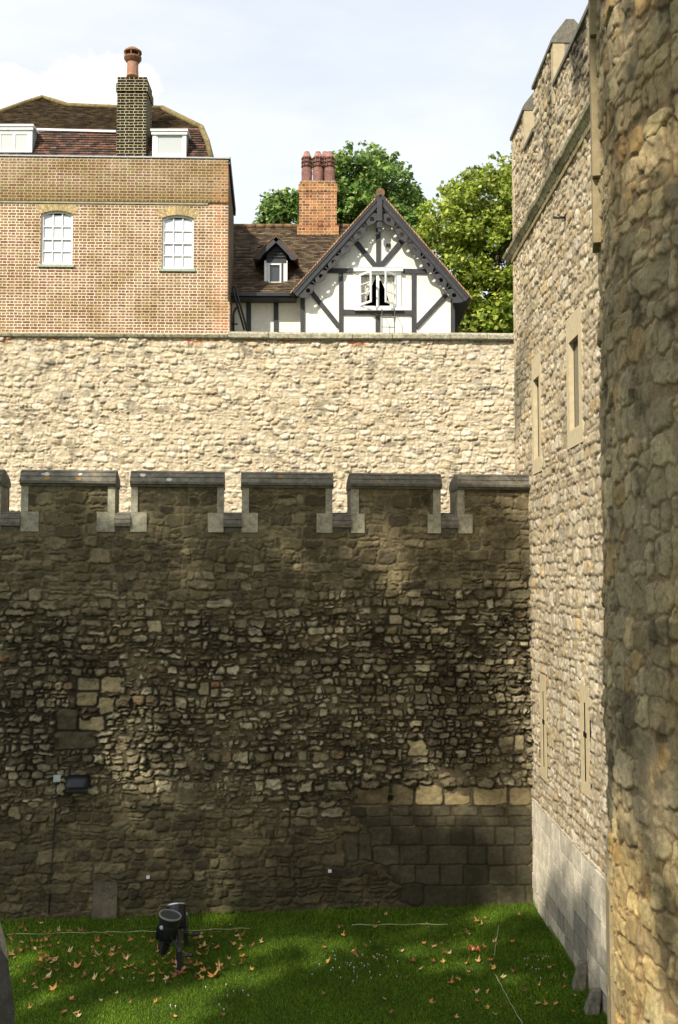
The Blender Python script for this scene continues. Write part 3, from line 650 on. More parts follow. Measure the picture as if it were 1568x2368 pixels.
    # window slots
    for (a, b, z0, z1, k) in wins:
        w = b-a; fo = .30*w/1.05
        o0, o1 = a+w*.2, b-w*.18; y0, y1 = z0+.26, z1-.42*1
        f = MB(); f.plate([(a, z0), (b, z0), (b, z1), (a, z1)], [[(o0, y0+.0), (o1, y0), (o1, y1), (o0, y1)]], tpt(0, 0, .03), TDU, (0, 0, 1), TDN, .08, (1, 1, 1))
        win = MB(); win.obox(tpt(o0-.01, y0-.01, -.055), TDU*(o1-o0+.02), -TDN*.02, Vector((0, 0, y1-y0+.02)))
        wo = win.build('slit_window', M['pane_dark'], root); f.build('window_surround', M['cream'], wo)
        s2 = MB(); s2.obox(tpt(o0+.003, y0+.002, .015), TDU*(o1-o0-.006), -TDN*.065, Vector((0, 0, .03))); s2.build('sill', M['cream'], wo)
    for (a, b, z0, z1) in arrows:
        m = (a+b)/2; sw = .05; H_ = z1-z0; yn = z0+H_*.545
        cross = [(m-sw, z0+H_*.12), (m+sw, z0+H_*.12), (m+sw, yn-.04), (m+sw+.07, yn-.04), (m+sw+.07, yn+.045), (m+sw, yn+.045), (m+sw, z0+H_*.84), (m-sw, z0+H_*.84), (m-sw, yn+.045), (m-sw-.07, yn+.045), (m-sw-.07, yn-.04), (m-sw, yn-.04)]
        f = MB(); f.plate([(a, z0), (b, z0), (b, z1), (a, z1)], [cross], tpt(0, 0, .027), TDU, (0, 0, 1), TDN, .006, (1.02, 1, .95))
        d = MB(); d.obox(tpt(a+.006, z0+.006, .019), TDU*(b-a-.012), -TDN*.08, Vector((0, 0, z1-z0-.012)))  # dark sheet close behind the surround, standing in for shade inside the slit
        ar = d.build('arrow_slit', M['dark'], root); f.build('slit_surround', M['cream'], ar)
M['rubble_t'] = mat_vc('tower_rubble', nscale=13, namt=.3, fine=55, bump=.9, bdist=.02)
M['ashlar_pale'] = mat_vc('pale_ashlar', nscale=5, namt=.34, fine=40, bump=.7, bdist=.012)
M['parapet_cop'] = mat_plain('parapet_coping', (.17, .155, .125), .9, .2, bump=.4, bscale=30, amt=.4)
build_tower()

# ------------------------------------------------------------------ near round tower
def build_round():
    C0 = Vector((6.67, 10.0, 0)); RR = 4.0
    root = thing('round_tower', C0, 'huge rounded rubble tower close by at the right edge, dappled with sun', 'tower')
    a0, a1 = R(150), R(222); L = (a1-a0)*RR; Z1 = 14.0; z0 = 1.2
    sd_ = seeds_rubble(0, L, z0, Z1, lambda u, v: (.28, .27), 44, .22)
    sd_ = sd_+np.random.default_rng(3).uniform(-1, 1, sd_.shape)*np.array([.03, .05, .012, .02])
    U, V, ID, e, prof, t = rubble(0, L, z0, Z1, .0145, sd_, 91, p=3.0, warp=.055, gap=.008, rnd=.018, hf=.55)
    n = len(sd_); r = np.random.default_rng(19); cu = sd_[:, 0][ID]; cv = sd_[:, 1][ID]
    H = prof*(.024*r.uniform(.5, 1.3, n))[ID]+(r.uniform(-.2, .2, n)[ID]*(U-cu)+r.uniform(-.2, .15, n)[ID]*(V-cv))*t*.7+.040*(fbm(U*7, V*7, 183, 6, .66)-.5)+facet(U*7, V*7, 8)*.016*t+.05*(fbm(U*.8, V*.8, 143, 3)-.5)
    C = palette(n, [(.31, .265, .175), (.27, .23, .15), (.34, .295, .20), (.34, .25, .13), (.21, .185, .135), (.40, .35, .225)], [5, 4, 3, .9, .5, 1.6], 35, .13)[ID]
    C = mixc(np.broadcast_to(np.array((.21, .16, .10)), C.shape), C, sstep(.0, .45, t))*(.74+.52*fbm(U*5, V*5, 605, 6, .65))[..., None]
    och = sstep(.56, .68, fbm(U*.9+1, V*.7, 217, 5))*.25; C = mixc(C, C*np.array((1.2, .95, .55)), och)
    H, C, bm = bury(H, C, U, V, -.03, .016, (.26, .215, .145), 931, 1.8)
    drk = sstep(.60, .72, fbm(U*3, V*3, 317, 5))*.5; C = C*(1-drk)[..., None]
    low = sstep(4.1, 3.4, V+.5*(fbm(U*1.5, V*1.5, 5, 3)-.5)); C = mixc(C, C*np.array((1.45, 1.35, 1.1)), low*.7)*np.array((1.07, 1.0, .85))  # sunlight on the foot painted in: lower stones lighter and warmer
    ang = a0+(a1-a0)*U/L; P = np.empty(U.shape+(3,))
    P[..., 0] = C0.x+np.cos(ang)*(RR+H-.03); P[..., 1] = C0.y+np.sin(ang)*(RR+H-.03); P[..., 2] = V
    grid_mesh('wall_face', P, C, None, M['rubble_near'], root)
    m = MB(); k = 64; vs = []; fs = []
    for z in (0, 14.0):
        for j in range(k): a = 2*math.pi*j/k; vs.append((C0.x+math.cos(a)*(RR-.13), C0.y+math.sin(a)*(RR-.13), z))
    fs = [(j, (j+1) % k, k+(j+1) % k, k+j) for j in range(k)]+[tuple(range(k, 2*k))]
    m.add(vs, fs, (1, 1, 1)); m.build('wall_core', M['core'], root)
    # smooth dressed strip on the flank, upper and lower
    s = MB(); r2 = random.Random(2)
    def strip(angc, w, za, zb, out):
        z = za
        while z < zb:
            h = r2.uniform(.35, .7); h = min(h, zb-z+.05); k_ = r2.uniform(.9, 1.08); a = angc
            rad = Vector((math.cos(a), math.sin(a), 0)); tan = Vector((-rad.y, rad.x, 0)); ww = w*r2.uniform(.85, 1.15)
            s.obox(C0+rad*(RR-.25)-tan*w/2+Vector((0, 0, z)), tan*ww, rad*(.25+out), Vector((0, 0, h-.006)), (k_, k_*.97, k_*.88)); z += h
    strip(R(168.0), .42, at(1395, 582, 11.0).z, 14, .055)
    s.build('dressed_strip', M['cream_dim'], root); s = MB()
    strip(R(171), .40, 1.2, at(1410, 2080, 11.0).z+.2, .03)
    s.build('dressed_strip', M['cream_dim'], root)
M['cream_dim'] = mat_plain('ochre_dressed_stone', (.28, .23, .145), .9, .2, bump=.25, bscale=60, amt=.22)
build_round()

# ------------------------------------------------------------------ roof tiling
def tile_plane(mb, poly3, inside, o, ux, uy, n, tw_=.17, ch=.11, cols=None, seed=1, umax=None, vmax=None):
    """poly3: backing polygon; tiles laid over plane where inside((u,v))"""
    o, ux, uy, n = map(Vector, (o, ux, uy, n)); r = random.Random(seed)
    k = len(poly3); mb.add([Vector(p)-n*.02 for p in poly3], [tuple(range(k))], (.03, .02, .015))
    nv_ = int((vmax[1]-vmax[0])/ch)+1
    for j in range(nv_):
        v = vmax[0]+j*ch; u = umax[0]+(tw_/2 if j % 2 else 0)
        sag = r.uniform(-.006, .006)
        while u < umax[1]:
            if inside(u+tw_/2, v+ch/2):
                c = r.choice(cols); kk = r.uniform(.7, 1.25); dz = r.uniform(0, .007); dv = r.uniform(-.008, .008)+sag
                a = o+ux*(u+.003)+uy*(v+dv); b = o+ux*(u+tw_-.003)+uy*(v+dv); up = uy*(ch*1.05)
                mb.add([a+n*(.030+dz), b+n*(.030+dz*.6), b+up+n*.006, a+up+n*.006, a, b], [(0, 1, 2, 3), (4, 5, 1, 0)], tuple(x*kk for x in c))
            u += tw_
def inpoly(poly):
    def f(u, v):
        c = False; n = len(poly); j = n-1
        for i in range(n):
            if (poly[i][1] > v) != (poly[j][1] > v) and u < (poly[j][0]-poly[i][0])*(v-poly[i][1])/(poly[j][1]-poly[i][1])+poly[i][0]: c = not c
            j = i
        return c
    return f
def roof_from_px(mb, pxpoly, p0, n, ux, cols, seed, tw_=.17, ch=.11, conv=None):
    p0 = Vector(p0); n = Vector(n).normalized(); ux = Vector(ux).normalized(); uy = n.cross(ux).normalized()
    if uy.z < 0: uy = -uy
    P3 = [hit(x, y, p0, n) for x, y in pxpoly]; q = [((p-p0).dot(ux), (p-p0).dot(uy)) for p in P3]
    us = [a[0] for a in q]; vs = [a[1] for a in q]
    tile_plane(mb, P3, inpoly(q), p0, ux, uy, n, tw_, ch, cols, seed, (min(us), max(us)), (min(vs), max(vs)))
    return P3
BROWN = [(.125, .088, .055), (.16, .112, .067), (.09, .064, .045), (.20, .15, .09)]
REDT = [(.125, .065, .045), (.085, .05, .036), (.16, .078, .05), (.06, .042, .032)]

# ------------------------------------------------------------------ brick house
def sash_window(root, u0, u1, z0, z1, arch, off, offp, label=None):
    """recessed white sash 3x4, arch rise, in the plane of the brick front"""
    n = 10; rec = .07
    def head(x, up=0): t = (x-u0)/(u1-u0)*2-1; return z1+arch*(1-t*t)+up
    f = MB(); fw = .055
    outer = [(u0, z0), (u1, z0)]+[(u1+(u0-u1)*i/n, head(u1+(u0-u1)*i/n)) for i in range(n+1)]
    i0, i1 = u0+fw, u1-fw; zm = (z0+z1)/2+.03
    hole1 = [(i0, z0+.075), (i1, z0+.075), (i1, zm-.02), (i0, zm-.02)]
    hole2 = [(i0, zm+.02), (i1, zm+.02)]+[(i1+(i0-i1)*i/n, head(i1+(i0-i1)*i/n)-.045) for i in range(n+1)]
    o = ipt(0, 0, offp-rec)
    f.plate(outer, [hole1, hole2], o, IDU, (0, 0, 1), IDN, .06, (1, 1, 1))
    pane = MB(); pane.plate([(u0+.01, z0+.02), (u1-.01, z0+.02), (u1-.01, z1), (u0+.01, z1)], [], ipt(0, 0, offp-rec-.045), IDU, (0, 0, 1), IDN, .01)
    # glazing bars
    g = MB(); bw = .028
    for zz0, zz1 in ((z0+.075, zm-.02), (zm+.02, z1+arch*.7)):
        for i in (1, 2):
            x = i0+(i1-i0)*i/3; g.obox(ipt(x-bw/2, zz0, offp-rec-.012), IDU*bw, -IDN*.03, Vector((0, 0, zz1-zz0)))
        zc = (zz0+min(zz1, z1))/2; g.obox(ipt(i0, zc-bw/2, offp-rec-.010), IDU*(i1-i0), -IDN*.028, Vector((0, 0, bw)))
    w = pane.build('window', M['pane_pale'], root)
    if label: w['label'] = label
    f.build('frame', M['white'], w); g.build('glazing_bars', M['white'], w)
    # secondary glazing behind, seen through as grey bars
    s = MB(); s.obox(ipt(u0-.06, z0-.075, offp+.05), IDU*(u1-u0+.12), -IDN*.2, Vector((0, 0, .07)), (.9, 1, .9)); s.build('sill', M['lead_green'], w)
    a = MB(); r = random.Random(int(u0*10)); nb = 14; W = u1-u0; R0 = (W*W/4+arch*arch)/(2*arch); cxx = (u0+u1)/2; cz = z1+arch-R0
    A = math.asin((W/2+.02)/R0); th = .235
    for i in range(nb):
        t0 = -A+2*A*i/nb+.004; t1 = -A+2*A*(i+1)/nb-.004
        def p(t, rr): return (cxx+math.sin(t)*rr*1.0, cz+math.cos(t)*rr)
        rad1 = R0+th
        k = r.uniform(.75, 1.2); c = (.42*k, .31*k, .14*k)
        if i % 2: segs = ((R0+.004, rad1),)
        else: segs = ((R0+.004, R0+th*.5-.005), (R0+th*.5+.005, rad1))
        for (ra, rb) in segs:
            # splayed joints
            q = [p(t0, ra), p(t1, ra), p(t1*1.12, rb), p(t0*1.12, rb)]
            a.plate(q, [], ipt(0, 0, offp+.006), IDU, (0, 0, 1), IDN, .06, c)
    q = [(cxx+math.sin(-A+2*A*i/12)*R0, cz+math.cos(-A+2*A*i/12)*R0) for i in range(13)]+[(cxx+math.sin((A-2*A*i/12)*1.12)*(R0+th), cz+math.cos((A-2*A*i/12)*1.12)*(R0+th)) for i in range(13)]
    a.plate(q, [], ipt(0, 0, offp+.002), IDU, (0, 0, 1), IDN, .05, (.62, .52, .36))
    a.build('brick_arch', M['arch'], w)
    return outer
M['lead_green'] = mat_plain('green_grey_sill', (.40, .41, .35), .8, .2, amt=.3, bump=.3)
M['arch'] = mat_vc('arch_brick', nscale=8, namt=.25, fine=40, bump=.2)
def build_brick():
    OFF = -.05
    root = thing('brick_house', ipt(4, iw(300, 772)[1]-.02, -2), 'large tan brick house with two sash windows and a sooty chimney', 'house')
    zb = iw(300, 772, OFF)[1]; zstr = iw(525, 470, OFF)[1]; ztop = iw(525, 369, OFF)[1]
    uR = iw(527, 560, OFF)[0]; uL = iw(-330, 560, OFF)[0]
    wz = []
    for (x0, x1, yt, yb, ys) in ((92, 168, 484, 612, 490), (372, 448, 494, 622, 500)):
        a = iw(x0+2, 550, OFF)[0]; b = iw(x1, 550, OFF)[0]; z0 = iw((x0+x1)/2, yb, OFF)[1]; z1 = iw(x0, ys+4, OFF)[1]; wz.append((a, b, z0, z1))
    arch = .09
    holes = []
    for (a, b, z0, z1) in wz:
        holes.append([(a, z0), (b, z0)]+[(b+(a-b)*i/10, z1+arch*(1-((b+(a-b)*i/10-a)/(b-a)*2-1)**2)) for i in range(11)])
    w = MB(); zoff = iw(525, 692, OFF)[1]
    w.plate([(uL, zb), (uR+.06, zb), (uR+.06, zoff-.1), (uR, zoff), (uR, zstr), (uL, zstr)], holes, ipt(0, 0, OFF), IDU, (0, 0, 1), IDN, .34)
    wo = w.build('wall', M['brick'], root)
    for i, (a, b, z0, z1) in enumerate(wz):
        sash_window(root, a, b, z0, z1, arch, 0, OFF)
    # inner lining behind windows (dark room box)
    d = MB(); d.obox(ipt(uL, zb, OFF-.36), IDU*(uR-uL), -IDN*.05, Vector((0, 0, zstr-zb))); d.build('inner_lining', M['dark'], root)
    # parapet band, proud of the wall, on a course of corbelled brick
    p = MB(); p.plate([(uL, zstr+.004), (uR-.0, zstr+.004), (uR, ztop), (uL, ztop)], [], ipt(0, 0, OFF+.045), IDU, (0, 0, 1), IDN, .38)
    po = p.build('parapet', M['brick_parapet'], root)
    c = MB(); c.obox(ipt(uL, zstr-.055, OFF+.03), IDU*(uR-uL-.55), -IDN*.03, Vector((0, 0, .059)), (.35, .33, .22)); c.build('corbel_course', M['arch'], po)
    c = MB(); c.obox(ipt(uL, ztop, OFF+.075), IDU*(uR-uL+.04), -IDN*.45, Vector((0, 0, .035)), (1, 1, 1)); c.build('lead_capping', M['lead'], po)
    # flank wall facing right and its sloping lead edge
    yb = 29.9-28
    f = MB(); X = ipt(uR, 0, OFF)
    zr = at(538, 482, 29.9).z; 
    pr = [(0, zb), (-yb, zb), (-yb, zr), (0, ztop)]
    o = ipt(uR-.30, 0, OFF-.345)
    f.prism([(p_, q_) for p_, q_ in pr], o, IDU, IDN, .295, (1, 1, 1)); f.build('flank_wall', M['brick_side'], root)
    f = MB(); a = ipt(uR+.03, ztop-.03, OFF-.0); b = ipt(uR+.03, zr-.03, OFF-yb-.3)
    f.bar(a, b, .24, .05, dn=IDU, col=(1, 1, 1)); f.build('flank_flashing', M['timber'], root)
    # body behind
    f = MB(); f.obox(ipt(uL, zb, OFF-.42), IDU*(uR-uL-.4), -IDN*6.0, Vector((0, 0, ztop-zb-.6))); f.build('house_body', M['brick_side'], root)
    # gambrel roof
    Yb = 29.05; yl0 = 28.45
    e0 = at(200, 361, yl0); e1 = at(200, 302, Yb); ux = Vector((1, .03, 0)).normalized(); d = (e1-e0).normalized(); nn = ux.cross(d).normalized()
    if nn.y > 0: nn = -nn
    m = MB(); roof_from_px(m, [(-330, 372), (489, 372), (466, 299), (-330, 291)], e0, nn, ux, REDT, 3, .17, .105)
    e2 = at(260, 253, 31.2); d2 = (e2-e1).normalized(); n2 = ux.cross(d2).normalized()
    if n2.y > 0: n2 = -n2
    up = [(-330, 297), (466, 299), (376, 254), (270, 252), (158, 247), (130, 238), (98, 229), (60, 241), (0, 263), (-120, 280), (-330, 292)]
    P3 = roof_from_px(m, up, e1+n2*.03, n2, ux, BROWN, 4, .17, .095)
    # right hip slopes going back
    zE = e0.z
    A_ = at(489, 368, yl0); B_ = at(466, 299, Yb); C_ = at(376, 254, 31.2)
    A2_ = A_+Vector((.1, 5.5, 0)); B2_ = Vector((B_.x, 33.4, B_.z)); 
    m.add([A_, A2_, B2_, B_], [(0, 1, 2, 3)], (.08, .05, .03)); m.add([B_, B2_, C_], [(0, 1, 2)], (.08, .05, .03))
    # back closure
    m.add([C_, B2_, Vector((-12, 33.6, B_.z)), Vector((-12, 31.4, C_.z))], [(0, 1, 2, 3)], (.06, .04, .03))
    ro = m.build('roof', M['tile'], root)
    rd = MB(); off = n2*.05
    rd.tube([P3[i]+off for i in (2, 3, 4, 5, 6, 7, 8, 9, 10)], .075, 8); rd.tube([P3[1]+off, (P3[1]+P3[2])/2+off, P3[2]+off], .085, 8)
    rd.tube([A_+Vector((0, -.03, .02)), (A_*.5+B_*.5)+Vector((.03, -.03, .05)), B_+Vector((0, -.02, .04))], .085, 8); rd.build('ridge_tiles', M['ridge'], ro)
    ld = MB(); ld.bar(at(77, 299.0, Yb-.10), at(268, 304, Yb-.10), .06, .04); ld.build('lead_flashing', M['lead_white'], ro)
    # chimney
    Yc = 28.42; x0 = at(270, 300, Yc).x; x1 = at(338, 300, Yc).x; zt = at(304, 178, Yc).z; z0 = zb+3
    ch = MB(); ch.box((x0, Yc, z0), (x1, Yc+.85, zt-.42)); ch.box((x0-.035, Yc-.035, zt-.42), (x1+.035, Yc+.885, zt-.20)); ch.box((x0-.0, Yc, zt-.20), (x1, Yc+.85, zt))
    co = ch.build('chimney', M['brick_sooty'], root)
    cc = MB(); cc.lathe(((x0+x1)/2, Yc+.4, zt), [(.40, 0), (.30, .05), (.16, .07)], 12, col=(1, 1, 1)); cc.build('mortar_flaunching', M['mossy'], co)
    pt = MB(); xc = at(307, 150, Yc+.4).x; zz = lambda y: at(307, y, Yc+.4).z
    pt.lathe((xc, Yc+.4, 0), [(.175, zz(178)), (.165, zz(160)), (.16, zz(147)), (.165, zz(146))], 16)
    pt.lathe((xc, Yc+.4, 0), [(.165, zz(146)), (.20, zz(143)), (.25, zz(137)), (.25, zz(133))], 16, col=(.55, .5, .42))
    for k in range(6):
        a = k*math.pi/3+.5; pt.box((xc+math.cos(a)*.22-.018, Yc+.4+math.sin(a)*.22-.018, zz(133)), (xc+math.cos(a)*.22+.018, Yc+.4+math.sin(a)*.22+.018, zz(122)), (.5, .42, .3))
    pt.lathe((xc, Yc+.4, 0), [(.255, zz(123)), (.255, zz(120)), (.14, zz(113)), (.03, zz(108))], 16, col=(.8, .75, .6))
    pt.lathe((xc, Yc+.4, 0), [(.13, zz(136)), (.13, zz(121))], 10, col=(.12, .1, .1)); pt.build('chimney_pot', M['terracotta'], co)
    # dormers
    def dormer(xa, xb, yt, yb_, Y, n, xw0, xw1, yw0, yw1, lab):
        a = at(xa, yb_, Y); b = at(xb, yt, Y); w0 = at(xw0, yw1, Y); w1 = at(xw1, yw0, Y)
        dm = MB(); dm.box((a.x, Y+.055, a.z), (b.x, Y+1.6, b.z-.06)); do = dm.build('dormer', M['lead_cheek'], root); do['label'] = lab
        t = MB(); t.box((a.x-.05, Y-.07, b.z-.06), (b.x+.05, Y+1.6, b.z+.0)); t.box((a.x-.03, Y-.04, b.z-.15), (b.x+.03, Y+.0, b.z-.062)); t.build('dormer_roof', M['offwhite'], do)
        f = MB(); f.plate([(a.x, a.z), (b.x, a.z), (b.x, b.z-.065), (a.x, b.z-.065)], [[(w0.x, w0.z), (w1.x, w0.z), (w1.x, w1.z), (w0.x, w1.z)]], (0, Y, 0), (1, 0, 0), (0, 0, 1), (0, -1, 0), .05); f.build('window_frame', M['offwhite'], do)
        s = MB(); g = .035
        for i in range(n):
            p0 = w0.x+(w1.x-w0.x)*i/n; p1 = w0.x+(w1.x-w0.x)*(i+1)/n
            s.plate([(p0+.004, w0.z+.004), (p1-.004, w0.z+.004), (p1-.004, w1.z-.004), (p0+.004, w1.z-.004)], [[(p0+g, w0.z+g), (p1-g, w0.z+g), (p1-g, w1.z-g), (p0+g, w1.z-g)]], (0, Y+.012, 0), (1, 0, 0), (0, 0, 1), (0, -1, 0), .03)
        s.build('casement', M['white'], do)
        p = MB(); p.box((w0.x, Y+.03, w0.z), (w1.x, Y+.034, w1.z)); p.build('pane', M['pane_grey'], do)
    dormer(352, 431, 300, 364, 28.42, 1, 361, 424, 309, 358, 'right-hand dormer with one square white window')
    dormer(-46, 75, 289, 352, 28.38, 3, -36, 66, 307, 348, 'left dormer cut by the edge of the photo, white casements')
M['lead_white'] = mat_plain('white_flashing', (.72, .72, .76), .5, .3, amt=.1)
M['lead_cheek'] = mat_plain('grey_green_lead', (.26, .31, .28), .6, .3, amt=.2)
build_brick()

# ------------------------------------------------------------------ half-timbered house
def build_timber():
    YG = 29.3
    zb = iw(800, 770)[1]-.1
    root = thing('timber_framed_house', (A2(890, 900, YG).x, 31, zb), 'white half-timbered house with a carved bargeboard gable behind the wall coping', 'house')
    def g(x, y): p = A2(x, y, YG); return (p.x, p.z)
    def pl(mb, pts, holes, Y, th, col=(1, 1, 1)): mb.plate(pts, holes, (0, Y, 0), (1, 0, 0), (0, 0, 1), (0, -1, 0), th, col)
    apex = g(893, 352); L0 = g(487, 890); R0 = g(1290, 900)
    wx0, wz0 = g(783, 925); wx1, wz1 = g(975, 757)
    wall = MB(); pl(wall, [g(487, 1100), g(1290, 1100), R0, apex, L0], [[(wx0, wz0), (wx1, wz0), (wx1, wz1), (wx0, wz1)]], YG, .25)
    # body behind
    xl, xr = g(487, 900)[0], g(1290, 900)[0]
    wall.box((xl, YG+.251, zb-.3), (xl+.25, YG+5, L0[1])); wall.box((xr-.25, YG+.251, zb-.3), (xr, YG+5, R0[1]))
    YW = 29.75
    wl = at(560, 700, YW); w0 = A2(60, 1100, YW); w1 = A2(500, 850, YW)
    wall.box((w0.x, YW, w0.z), (w1.x, YW+.25, w1.z+.1))
    wall.build('wall', M['render'], root)
    t = MB()
    YT = YG-.035
    def beam(x0, y0, x1, y1, w, z=0):  # along centre line, w in c2 px
        a = A2(x0, y0, YG); b = A2(x1, y1, YG); ww = w*.00535
        a.y = b.y = YG-.022-z; m = MB(); m.bar(a, b, ww, .05+z*0, dn=(0, -1, 0)); m.build('timber_beam', M['timber'], root)
    beam(606, 736, 745, 736, 25, .004); beam(1016, 738, 1140, 741, 25, .004)
    beam(683, 750, 683, 1090, 23, 0); beam(1072, 752, 1072, 1090, 24, 0)
    beam(695, 958, 1060, 962, 28, .003); beam(879, 975, 879, 1090, 24, 0)
    beam(525, 850, 672, 1035, 24, .006); beam(1247, 862, 1083, 1040, 24, .006)
    beam(882, 400, 882, 715, 24, .004); beam(765, 585, 868, 712, 26, .002); beam(1012, 572, 895, 712, 26, .002)
    beam(478, 880, 478, 1090, 24, .0); beam(1280, 890, 1280, 1090, 22, 0)
    # wing posts
    for x in (190, 336):
        a = A2(x, 845, YW); b = A2(x, 1090, YW); a.y = b.y = YW-.02; m = MB(); m.bar(a, b, 25*.0054, .05); m.build('timber_post', M['timber'], root)
    m = MB(); p = A2(80, 872, YW); q = A2(490, 862, YW); m.bar(Vector((p.x, YW-.02, p.z)), Vector((q.x, YW-.02, q.z)), .12, .05); m.build('wall_plate', M['timber'], root)
    m = MB(); ww0 = g(748, 733); ww1 = g(1015, 733); m.box((ww0[0], YG-.13, ww0[1]-.05), (ww1[0], YG, ww0[1]+.06), (1, 1, 1)); m.build('lead_drip', M['lead'], root)
    # window
    f = MB(); o0 = g(760, 942); o1 = g(1004, 742)
    pl(f, [(o0[0], o0[1]), (o1[0], o0[1]), (o1[0], o1[1]), (o0[0], o1[1])], [[(wx0, wz0), (wx1, wz0), (wx1, wz1), (wx0, wz1)]], YG-.05, .12)
    pm = MB(); pm.box((wx0, YG+.9, wz0-.1), (wx1, YG+.92, wz1+.1)); pm.box((wx0-.1, YG+.26, wz0-.2), (wx0-.08, YG+.92, wz1+.2)); pm.box((wx1+.08, YG+.26, wz0-.2), (wx1+.1, YG+.92, wz1+.2)); pm.box((wx0-.1, YG+.26, wz1+.2), (wx1+.1, YG+.92, wz1+.22)); pm.box((wx0-.1, YG+.26, wz0-.22), (wx1+.1, YG+.92, wz0-.2))
    wo = pm.build('window', M['dark'], root); wo['label'] = 'open double casement window with cream curtains'
    f.build('frame', M['white'], wo)
    s = MB(); s.box((o0[0]-.04, YG-.14, o0[1]-.05), (o1[0]+.04, YG-.04, o0[1]+.005)); s.build('sill', M['white'], wo)
    s = MB(); s.box((o0[0]-.04, YG-.16, o1[1]-.005), (o1[0]+.04, YG-.04, o1[1]+.05)); s.build('cornice', M['white'], wo)
    s = MB(); xm = g(879, 800)[0]; s.box((xm-.04, YG-.04, wz0), (xm+.04, YG+.03, wz1)); s.build('mullion', M['white'], wo)
    H_ = wz1-wz0; W_ = (wx1-wx0)/2
    for sgn, hx in ((1, wx0), (-1, wx1)):
        ang = R(52); ux = Vector((sgn*math.cos(ang), -math.sin(ang), 0)); nn = Vector((0, 0, 1)).cross(ux)*(1)
        c = MB(); g_ = .045; holes = []
        for j in range(3):
            za = g_+(H_-2*g_)*j/3+.01; zb_ = g_+(H_-2*g_)*(j+1)/3-.01; holes.append([(g_, za), (W_-g_, za), (W_-g_, zb_), (g_, zb_)])
        o = Vector((hx, YG-.06, wz0)); c.plate([(0, 0), (W_, 0), (W_, H_), (0, H_)], holes, o+nn*.02, ux, (0, 0, 1), nn, .04)
        co = c.build('casement', M['white'], wo)
    # curtains, swept aside
    cu = MB()
    for sgn, hx in ((1, wx0), (-1, wx1)):
        nx, nz = 14, 8; vs = []; fs = []
        for j in range(nz+1):
            tz = j/nz; wd = W_*(.30+.62*tz**1.5)
            for i in range(nx+1):
                tx = i/nx; vs.append((hx+sgn*wd*tx, YG+.12+.03*math.sin(tx*22), wz0-.02+H_*tz))
        for j in range(nz):
            for i in range(nx): a = j*(nx+1)+i; fs.append((a, a+1, a+nx+2, a+nx+1))
        cu.add(vs, fs, (1, 1, 1), True)
    cu.build('curtain', M['curtain'], wo)
    # gable roof slabs and bargeboards
    YF = 28.95; ap = A2(893, 322, YF)
    roof = MB(); ridge_y = 34.2
    for sx, foot in ((-1, A2(413, 856, YF)), (1, A2(1381, 884, YF))):
        d = Vector((foot.x-ap.x, 0, foot.z-ap.z)); Ls = d.length; d.normalize(); nn = Vector((-d.z*sx, 0, d.x*sx)); nn = nn if nn.z > 0 else -nn
        # tiled slope
        ux = Vector((0, 1, 0)) ; uy = -d
        tile_plane(roof, [ap, Vector((ap.x, ridge_y, ap.z)), Vector((foot.x, ridge_y, foot.z)), foot], lambda u, v: True, foot+Vector((0, 0, 0)), ux, uy, nn, .17, .10, [(.22, .12, .07), (.17, .09, .05), (.28, .17, .10), (.14, .08, .05)], 9+sx, (0, ridge_y-YF), (0, Ls-.02))
        roof.obox(foot-nn*.07+Vector((0, .02, 0)), -d*Ls, Vector((0, ridge_y-YF-.02, 0)), nn*.045, (.05, .04, .03))
        # verge tiles in front, orange
        n_ = int(Ls/.10)
        for i in range(n_):
            a = foot-d*(i*Ls/n_); k = random.uniform(.8, 1.2)
            roof.obox(a-nn*.012+Vector((0, -.035, 0)), -d*(Ls/n_*1.25)+nn*.012, Vector((0, .07, 0)), nn*.035, (.42*k, .25*k, .15*k))
        # bargeboard
        bb = MB(); bx = d; by = -nn; o = ap-nn*.03+Vector((0, -.02, 0))
        Lb = Ls-.06; W1 = .17; W2 = .40; n_h = 6; outer = [(0.0, 0), (Lb, 0)]; inner = []
        per = (Lb-.5)/n_h
        inner.append((Lb+.0, .10)); inner.append((Lb-.06, .30)); inner.append((Lb-.2, .46)); inner.append((Lb-.34, .38))
        holes = []
        for i in range(n_h-1, -1, -1):
            x0 = .28+per*i; 
            for q in range(12, -1, -1):
                tt = q/12.; inner.append((x0+per*tt, .375+.045*math.cos(2*math.pi*(tt-.80))))
            xa = x0+.06; 
            holes.append([(x0+per*.08, .195), (x0+per*.27, .195), (x0+per*.27, .315), (x0+per*.22, .31)])
            holes.append([(x0+per*.32, .195), (x0+per*.52, .195), (x0+per*.38, .31), (x0+per*.32, .315)])
            cxh = x0+per*.80; rr_ = .066
            holes.append([(cxh+rr_*math.cos(6.283*k/12), .288+rr_*math.sin(6.283*k/12)) for k in range(12)])
        inner.append((.1, .36)); inner.append((0.04, .2))
        poly = outer+inner
        bb.plate(poly, holes, o, bx, by, (0, -1, 0), .05, (1, 1, 1))
        bb.obox(o+Vector((0, -.03, 0))+by*.005, bx*Lb, by*W1, Vector((0, .028, 0)), (.85, .85, .85))
        bb.obox(o+Vector((0, -.05, 0))+by*.005, bx*Lb, by*.05, Vector((0, .018, 0)), (.85, .85, .85))
        bb.build('bargeboard', M['timber'], root)
        # purlin shade board under the slope
        # short end purlin
    ro = roof.build('roof', M['tile'], root)
    fin = MB(); a = A2(889, 350, YF-.06); b = A2(889, 470, YF-.06); fin.bar(a, b, .145, .11); c = A2(888, 480, YF-.06); d = A2(888, 508, YF-.06); fin.bar(A2(889, 470, YF-.06), c, .07, .07); fin.bar(c, d, .155, .12); fin.bar(d, A2(888, 528, YF-.06), .08, .08); fin.build('pendant_post', M['timber'], root)
